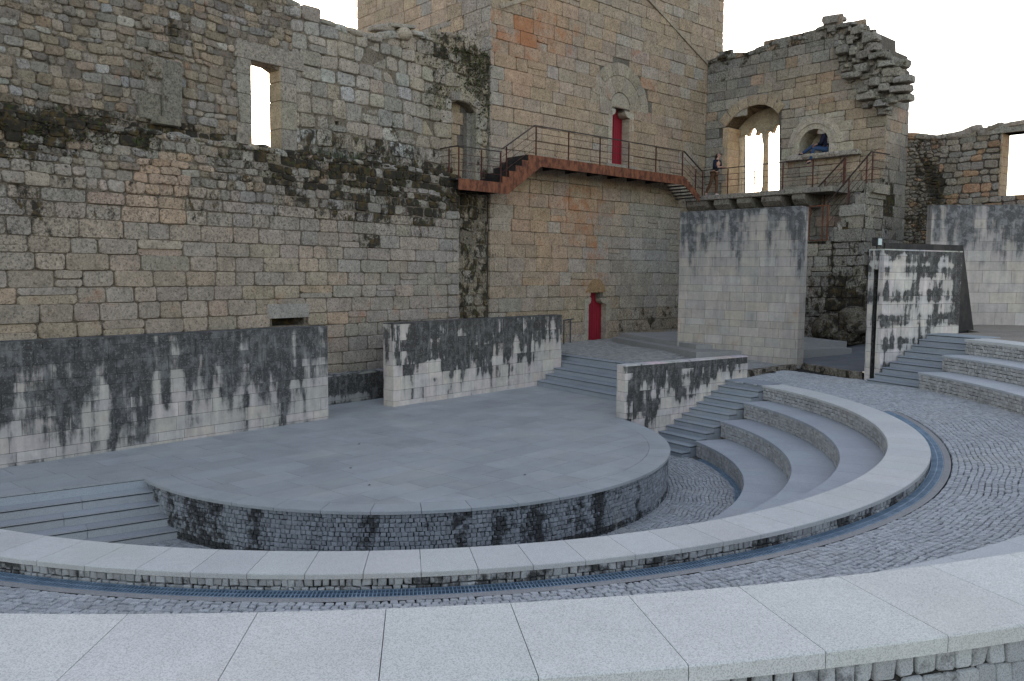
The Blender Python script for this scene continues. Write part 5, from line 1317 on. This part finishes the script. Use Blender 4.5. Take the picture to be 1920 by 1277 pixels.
# ------------------------------------------------------------------ plants and moss
def leaves(sb,c,n,sp,size,cols,nrm=None,up=0):
    for i in range(n):
        p=Vector(c)+Vector((rnd.gauss(0,sp[0]),rnd.gauss(0,sp[1]),rnd.gauss(0,sp[2]))); s=size*U(.6,1.4)
        a=Vector((U(-1,1),U(-1,1),U(-.4,1))).normalized(); b=a.cross(Vector((U(-1,1),U(-1,1),U(-1,1)))).normalized(); col=vary(cols[int(U(0,len(cols)-.01))],.25)
        sb.face([sb.vert(q,col) for q in (p-a*s*.6,p+b*s*.35,p+a*s*.7,p-b*s*.35)])
GR=[(.045,.06,.018),(.06,.075,.02),(.03,.04,.012),(.08,.07,.02)]
MO=[(.028,.022,.01),(.045,.03,.012),(.035,.035,.01),(.02,.018,.01),(.06,.055,.015)]
sb=SB()
for (cx,cy,n,sx,sz) in ((905,205,260,.28,.75),(885,150,260,.5,.35),(830,110,180,.6,.35),(905,120,220,.35,.35),(870,105,160,.5,.25),(820,175,120,.25,.35)):
    u,v=W.px(cx,cy)
    for i in range(n):
        leaves(sb,W.p(u+rnd.gauss(0,sx),v+rnd.gauss(0,sz),U(.03,.12)),2,(.03,.03,.03),.055,GR+MO[:2])
tag(sb.build('ivy',M_leaf),'dark green ivy clinging to the castle wall beside the keep corner above the doorway','ivy')
sb=SB()
for i in range(3000):
    x=U(-60,862); yl=lerp_tab(x,ledge); amp=lerp_tab(x,[(0,1),(250,1),(320,.25),(410,.3),(470,1),(860,1)])
    if rnd.random()>amp: continue
    y=yl+abs(rnd.gauss(0,1))*lerp_tab(x,[(0,42),(300,22),(480,40),(600,60),(860,45)])
    if fbm(x*.03,y*.05,6)<.52: continue
    u,v=Lf.px(x,y)
    if v>ztop+.12: v=ztop+U(-.1,.15)
    leaves(sb,Lf.p(u,v,U(.0,.06) if v<ztop-.15 else U(-.5,.1)),2,(.04,.04,.03),.05,MO)
kind(tag(sb.build('moss',M_leaf),'dark brown and green moss spilling over the ledge of the castle wall','moss'),'stuff')
for i,(x,dn,lb) in enumerate(((642,0,'tall grass tuft sprouting on the mossy ledge under the small bright hole'),(600,1,'grass tuft on the mossy ledge just right of the slit window'),(725,2,'scrubby weed growing from the castle wall left of the dark doorway'))):
    u,v=W.px(x,286 if i<2 else 232); sb=SB()
    for k in range(90 if i<2 else 60):
        p=W.p(u+U(-.5,.5)*(1 if i==0 else .6),(ztop if i<2 else v)-.03,U(.05,.3) if i<2 else U(0,.06)); h=U(.12,.34)
        q=p+Vector((U(-.1,.1),U(-.1,.1),h)); s=Vector((U(-1,1),U(-1,1),0)).normalized()*.012; c=vary((.07,.085,.045),.3)
        sb.face([sb.vert(a,c) for a in (p-s,p+s,q)])
    tag(sb.build('grass_tuft',M_leaf),lb,'weed','tufts growing on the castle wall')
# dead leaves on the stage
for i,(x,y) in enumerate(((673,833),(692,910),(984,891),(657,878),(1011,722))):
    p=ground(x,y,ZS+.006); sb=SB(); s=.03
    sb.face([sb.vert(p+Vector(q),(.03,.022,.015)) for q in ((-s,0,0),(0,-s*.6,.01),(s,0,.004),(s*.2,s*.7,.015))])
    tag(sb.build('fallen_leaf',M_leaf),['small dead leaf on the stage, farthest left of the scattered leaves near the middle','small dead leaf on the stage slabs in front of the middle low wall','small dead leaf near the front right rim of the stage','small dead leaf left of centre on the stage','small dead leaf at the foot of the stage staircase'][i],'leaf','dead leaves on the stage')
# ------------------------------------------------------------------ people
M_skin=mat_plain('skin',(.42,.24,.17),.6,.1,30,.3); M_hair=mat_plain('dark hair',(.018,.012,.01),.5,.3,60,.4)
M_navy=mat_plain('navy cloth',(.012,.014,.028),.9,.3,40); M_jean=mat_plain('blue denim',(.03,.055,.11),.9,.3,60)
M_brown=mat_plain('brown cloth',(.11,.06,.035),.9,.2,40); M_shoe=mat_plain('shoe',(.5,.48,.45),.7,.15,30); M_bshoe=mat_plain('dark shoe',(.03,.03,.035),.7,.2,30)
def skinned(name,pts,edges,mat,parent=None,sub=2,root=0):
    me=bpy.data.meshes.new(name); me.from_pydata([p[0] for p in pts],edges,[]); o=bpy.data.objects.new(name,me); C.objects.link(o)
    md=o.modifiers.new('s','SKIN'); md.use_smooth_shade=True
    if not me.skin_vertices:
        me.skin_vertices if False else None
    bmx=bmesh.new(); bmx.from_mesh(me); lay_=bmx.verts.layers.skin.verify()
    for i,v_ in enumerate(bmx.verts):
        r_=pts[i][1]; r_=r_ if isinstance(r_,tuple) else (r_,r_); v_[lay_].radius=r_; v_[lay_].use_root=(i==root)
    bmx.to_mesh(me); bmx.free()
    sm=o.modifiers.new('d','SUBSURF'); sm.levels=sub; sm.render_levels=sub
    dg=bpy.context.evaluated_depsgraph_get(); nm=bpy.data.meshes.new_from_object(o.evaluated_get(dg)); o.modifiers.clear(); o.data=nm; nm.materials.clear(); nm.materials.append(mat)
    for p in nm.polygons: p.use_smooth=True
    if parent: o.parent=parent; o.matrix_parent_inverse=parent.matrix_world.inverted()
    return o
def person(label,base,fx,J,clothes,height=1.0):
    """J: joints in local frame (x forward, y left, z up); fx: facing direction"""
    root=thing('person',label,'person',tuple(base)); fx=Vector(fx).normalized(); ly=Vector((-fx.y,fx.x,0))
    g=lambda p: Vector(base)+fx*p[0]*height+ly*p[1]*height+Vector((0,0,p[2]*height))
    def sk(name,items,edges,mat): return skinned(name,[(g(p),tuple(x*height for x in r) if isinstance(r,tuple) else r*height) for p,r in items],edges,mat,root)
    # body: one continuous skin
    names=['pelvis','waist','chest','neckb','neck','head','crown','lsh','lel','lwr','lha','rsh','rel','rwr','rha','lhip','lkn','lan','lto','rhip','rkn','ran','rto']
    rad=[(.13,.1),(.12,.09),(.14,.1),(.07,.06),(.05,.05),(.075,.09),(.05,.06),.055,.042,.028,.03,.055,.042,.028,.03,.085,.06,.038,.035,.085,.06,.038,.035]
    ed=[(0,1),(1,2),(2,3),(3,4),(4,5),(5,6),(2,7),(7,8),(8,9),(9,10),(2,11),(11,12),(12,13),(13,14),(0,15),(15,16),(16,17),(17,18),(0,19),(19,20),(20,21),(21,22)]
    items=[(J[n],rad[i]) for i,n in enumerate(names)]
    # fingers
    for hand,wr in (('lha','lwr'),('rha','rwr')):
        hi=names.index(hand); d=(Vector(J[hand])-Vector(J[wr])).normalized(); s=d.cross(Vector((0,0,1))); s=s.normalized() if s.length>.1 else Vector((0,1,0))
        for k,(o_,l) in enumerate(((-.028,.06),(-.010,.072),(.010,.07),(.028,.055))):
            a=Vector(J[hand])+s*o_+d*.02; b=a+d*l*.55+Vector((0,0,-.008)); c=b+d*l*.4+Vector((0,0,-.028))
            n0=len(items); items+= [(tuple(a),.010),(tuple(b),.009),(tuple(c),.008)]; ed+=[(hi,n0),(n0,n0+1),(n0+1,n0+2)]
        a=Vector(J[hand])-s*.04-d*.02; b=a-s*.02+d*.035; n0=len(items); items+=[(tuple(a),.011),(tuple(b),.009)]; ed+=[(hi,n0),(n0,n0+1)]
    # nose and ears
    h=Vector(J['head']); fd=Vector(J.get('face',(1,0,-.1))).normalized(); n0=len(items); hn=names.index('head')
    sd=Vector((0,0,1)).cross(fd).normalized()
    items+=[(tuple(h+fd*.105-Vector((0,0,.01))),.014)]; ed+=[(hn,n0)]
    body=sk('body',items,ed,M_skin)
    for nm,keys,edges,mat in clothes:
        sk(nm,[(J[k] if isinstance(k,str) else k,r) for k,r in keys],edges,mat)
    # face details
    for s_ in (-1,1):
        sb=SB(); c_=h+fd*.085+sd*s_*.032+Vector((0,0,.02)); sb.boulder(g(tuple(c_)),.022,.022,.016,(.02,.015,.012),seed=1,boxy=0,rot=Matrix.Identity(3)); sb.build('eye',M_leaf,root)
        sb=SB(); c_=h+sd*s_*.088; sb.boulder(g(tuple(c_)),.03,.03,.055,(.4,.22,.16),seed=1,boxy=0,rot=Matrix.Identity(3)); sb.build('ear',M_leaf,root)
    sb=SB(); c_=h+fd*.088-Vector((0,0,.045)); sb.boulder(g(tuple(c_)),.035,.035,.014,(.3,.1,.09),seed=1,boxy=0,rot=Matrix.Identity(3))
    o=sb.build('mouth',M_leaf,root)
    return root,g,fd,sd,h
# woman leaning on the gallery rail, turned towards the window side
fb=Bf.p(Bf.px(1328,364)[0],zb,-.42)
fdir=V.u*1.0
JW=dict(pelvis=(0,0,.93),waist=(.04,0,1.06),chest=(.1,0,1.28),neckb=(.13,0,1.42),neck=(.15,0,1.48),head=(.18,0,1.585),crown=(.16,0,1.66),
 lsh=(.12,.17,1.36),lel=(.14,.24,1.1),lwr=(.36,.16,1.1),lha=(.44,.12,1.1),rsh=(.12,-.17,1.36),rel=(.16,-.22,1.1),rwr=(.38,-.12,1.1),rha=(.46,-.08,1.11),
 lhip=(0,.09,.88),lkn=(.05,.1,.5),lan=(.02,.1,.09),lto=(.15,.12,.04),rhip=(0,-.09,.88),rkn=(-.1,-.1,.5),ran=(-.32,-.1,.12),rto=(-.24,-.13,.04),face=(1,.0,.12))
cl_w=[('top',[('pelvis',(.15,.12)),('waist',(.135,.1)),('chest',(.155,.115)),('neckb',(.075,.065)),('lsh',.068),('lel',.055),((.25,.2,1.1),.045),('rsh',.068),('rel',.055),((.27,-.17,1.1),.045)],[(0,1),(1,2),(2,3),(2,4),(4,5),(5,6),(2,7),(7,8),(8,9)],M_navy),
 ('trousers',[('pelvis',(.135,.105)),('lhip',.095),('lkn',.07),('lan',.05),('rhip',.095),('rkn',.07),('ran',.05)],[(0,1),(1,2),(2,3),(0,4),(4,5),(5,6)],M_brown),
 ('shoe',[('lan',.045),((.04,.1,.05),.045),('lto',.042)],[(0,1),(1,2)],M_shoe),('shoe',[('ran',.045),((-.3,-.1,.06),.045),('rto',.042)],[(0,1),(1,2)],M_shoe),
 ('hair',[((.155,0,1.64),.095),((.1,0,1.56),.085),((.07,0,1.45),.07),((.05,.01,1.3),.05)],[(0,1),(1,2),(2,3)],M_hair)]
wroot,g,fd,sd,h=person('long-haired woman in a dark top and brown trousers, leaning on the gallery rail',fb,fdir,JW,cl_w,1.08)
sb=SB(); 
for s_ in (-1,1): sb.boulder(g(tuple(h+fd*.1+sd*s_*.035+Vector((0,0,.022)))),.05,.05,.04,(.01,.01,.01),seed=2,boxy=.3,rot=Matrix.Identity(3))
sb.bar(g(tuple(h+fd*.09+sd*.09+Vector((0,0,.03)))),g(tuple(h+fd*.09-sd*.09+Vector((0,0,.03)))),.012,.012); sb.build('sunglasses',M_black,wroot)
# man sitting in the niche, legs over the sill
mu,mz=V.px(1541,285); mbase=V.p(mu+.12,nb+.05,-.22)
mf=(-V.u*1.0+V.n*.35)
JM=dict(pelvis=(0,0,.12),waist=(.02,0,.28),chest=(.1,0,.5),neckb=(.18,0,.64),neck=(.22,0,.69),head=(.29,0,.76),crown=(.31,0,.84),
 lsh=(.12,.17,.57),lel=(.2,.2,.32),lwr=(.36,.1,.3),lha=(.43,.06,.28),rsh=(.12,-.17,.57),rel=(.2,-.2,.32),rwr=(.36,-.08,.28),rha=(.43,-.03,.26),
 lhip=(.03,.09,.1),lkn=(.43,.22,.16),lan=(.52,.3,-.3),lto=(.64,.34,-.36),rhip=(.03,-.09,.1),rkn=(.46,-.05,.3),ran=(.85,.0,.02),rto=(.98,.0,.02),face=(.8,0,-.6))
cl_m=[('jacket',[('pelvis',(.15,.13)),('waist',(.15,.12)),('chest',(.175,.14)),('neckb',(.1,.09)),('lsh',.082),('lel',.065),((.31,.13,.3),.052),('rsh',.082),('rel',.065),((.31,-.11,.29),.052)],[(0,1),(1,2),(2,3),(2,4),(4,5),(5,6),(2,7),(7,8),(8,9)],M_navy),
 ('jeans',[('pelvis',(.14,.12)),('lhip',.1),('lkn',.075),('lan',.055),('rhip',.1),('rkn',.075),('ran',.055)],[(0,1),(1,2),(2,3),(0,4),(4,5),(5,6)],M_jean),
 ('shoe',[('lan',.045),((.55,.31,-.36),.05),('lto',.045)],[(0,1),(1,2)],M_bshoe),('shoe',[('ran',.045),((.88,.0,-.02),.05),('rto',.045)],[(0,1),(1,2)],M_bshoe),
 ('hair',[((.28,0,.83),.085),((.23,0,.78),.075)],[(0,1)],M_hair)]
person('man in a dark jacket and blue jeans sitting in the round niche, one leg dangling',mbase,mf,JM,cl_m,1.14)
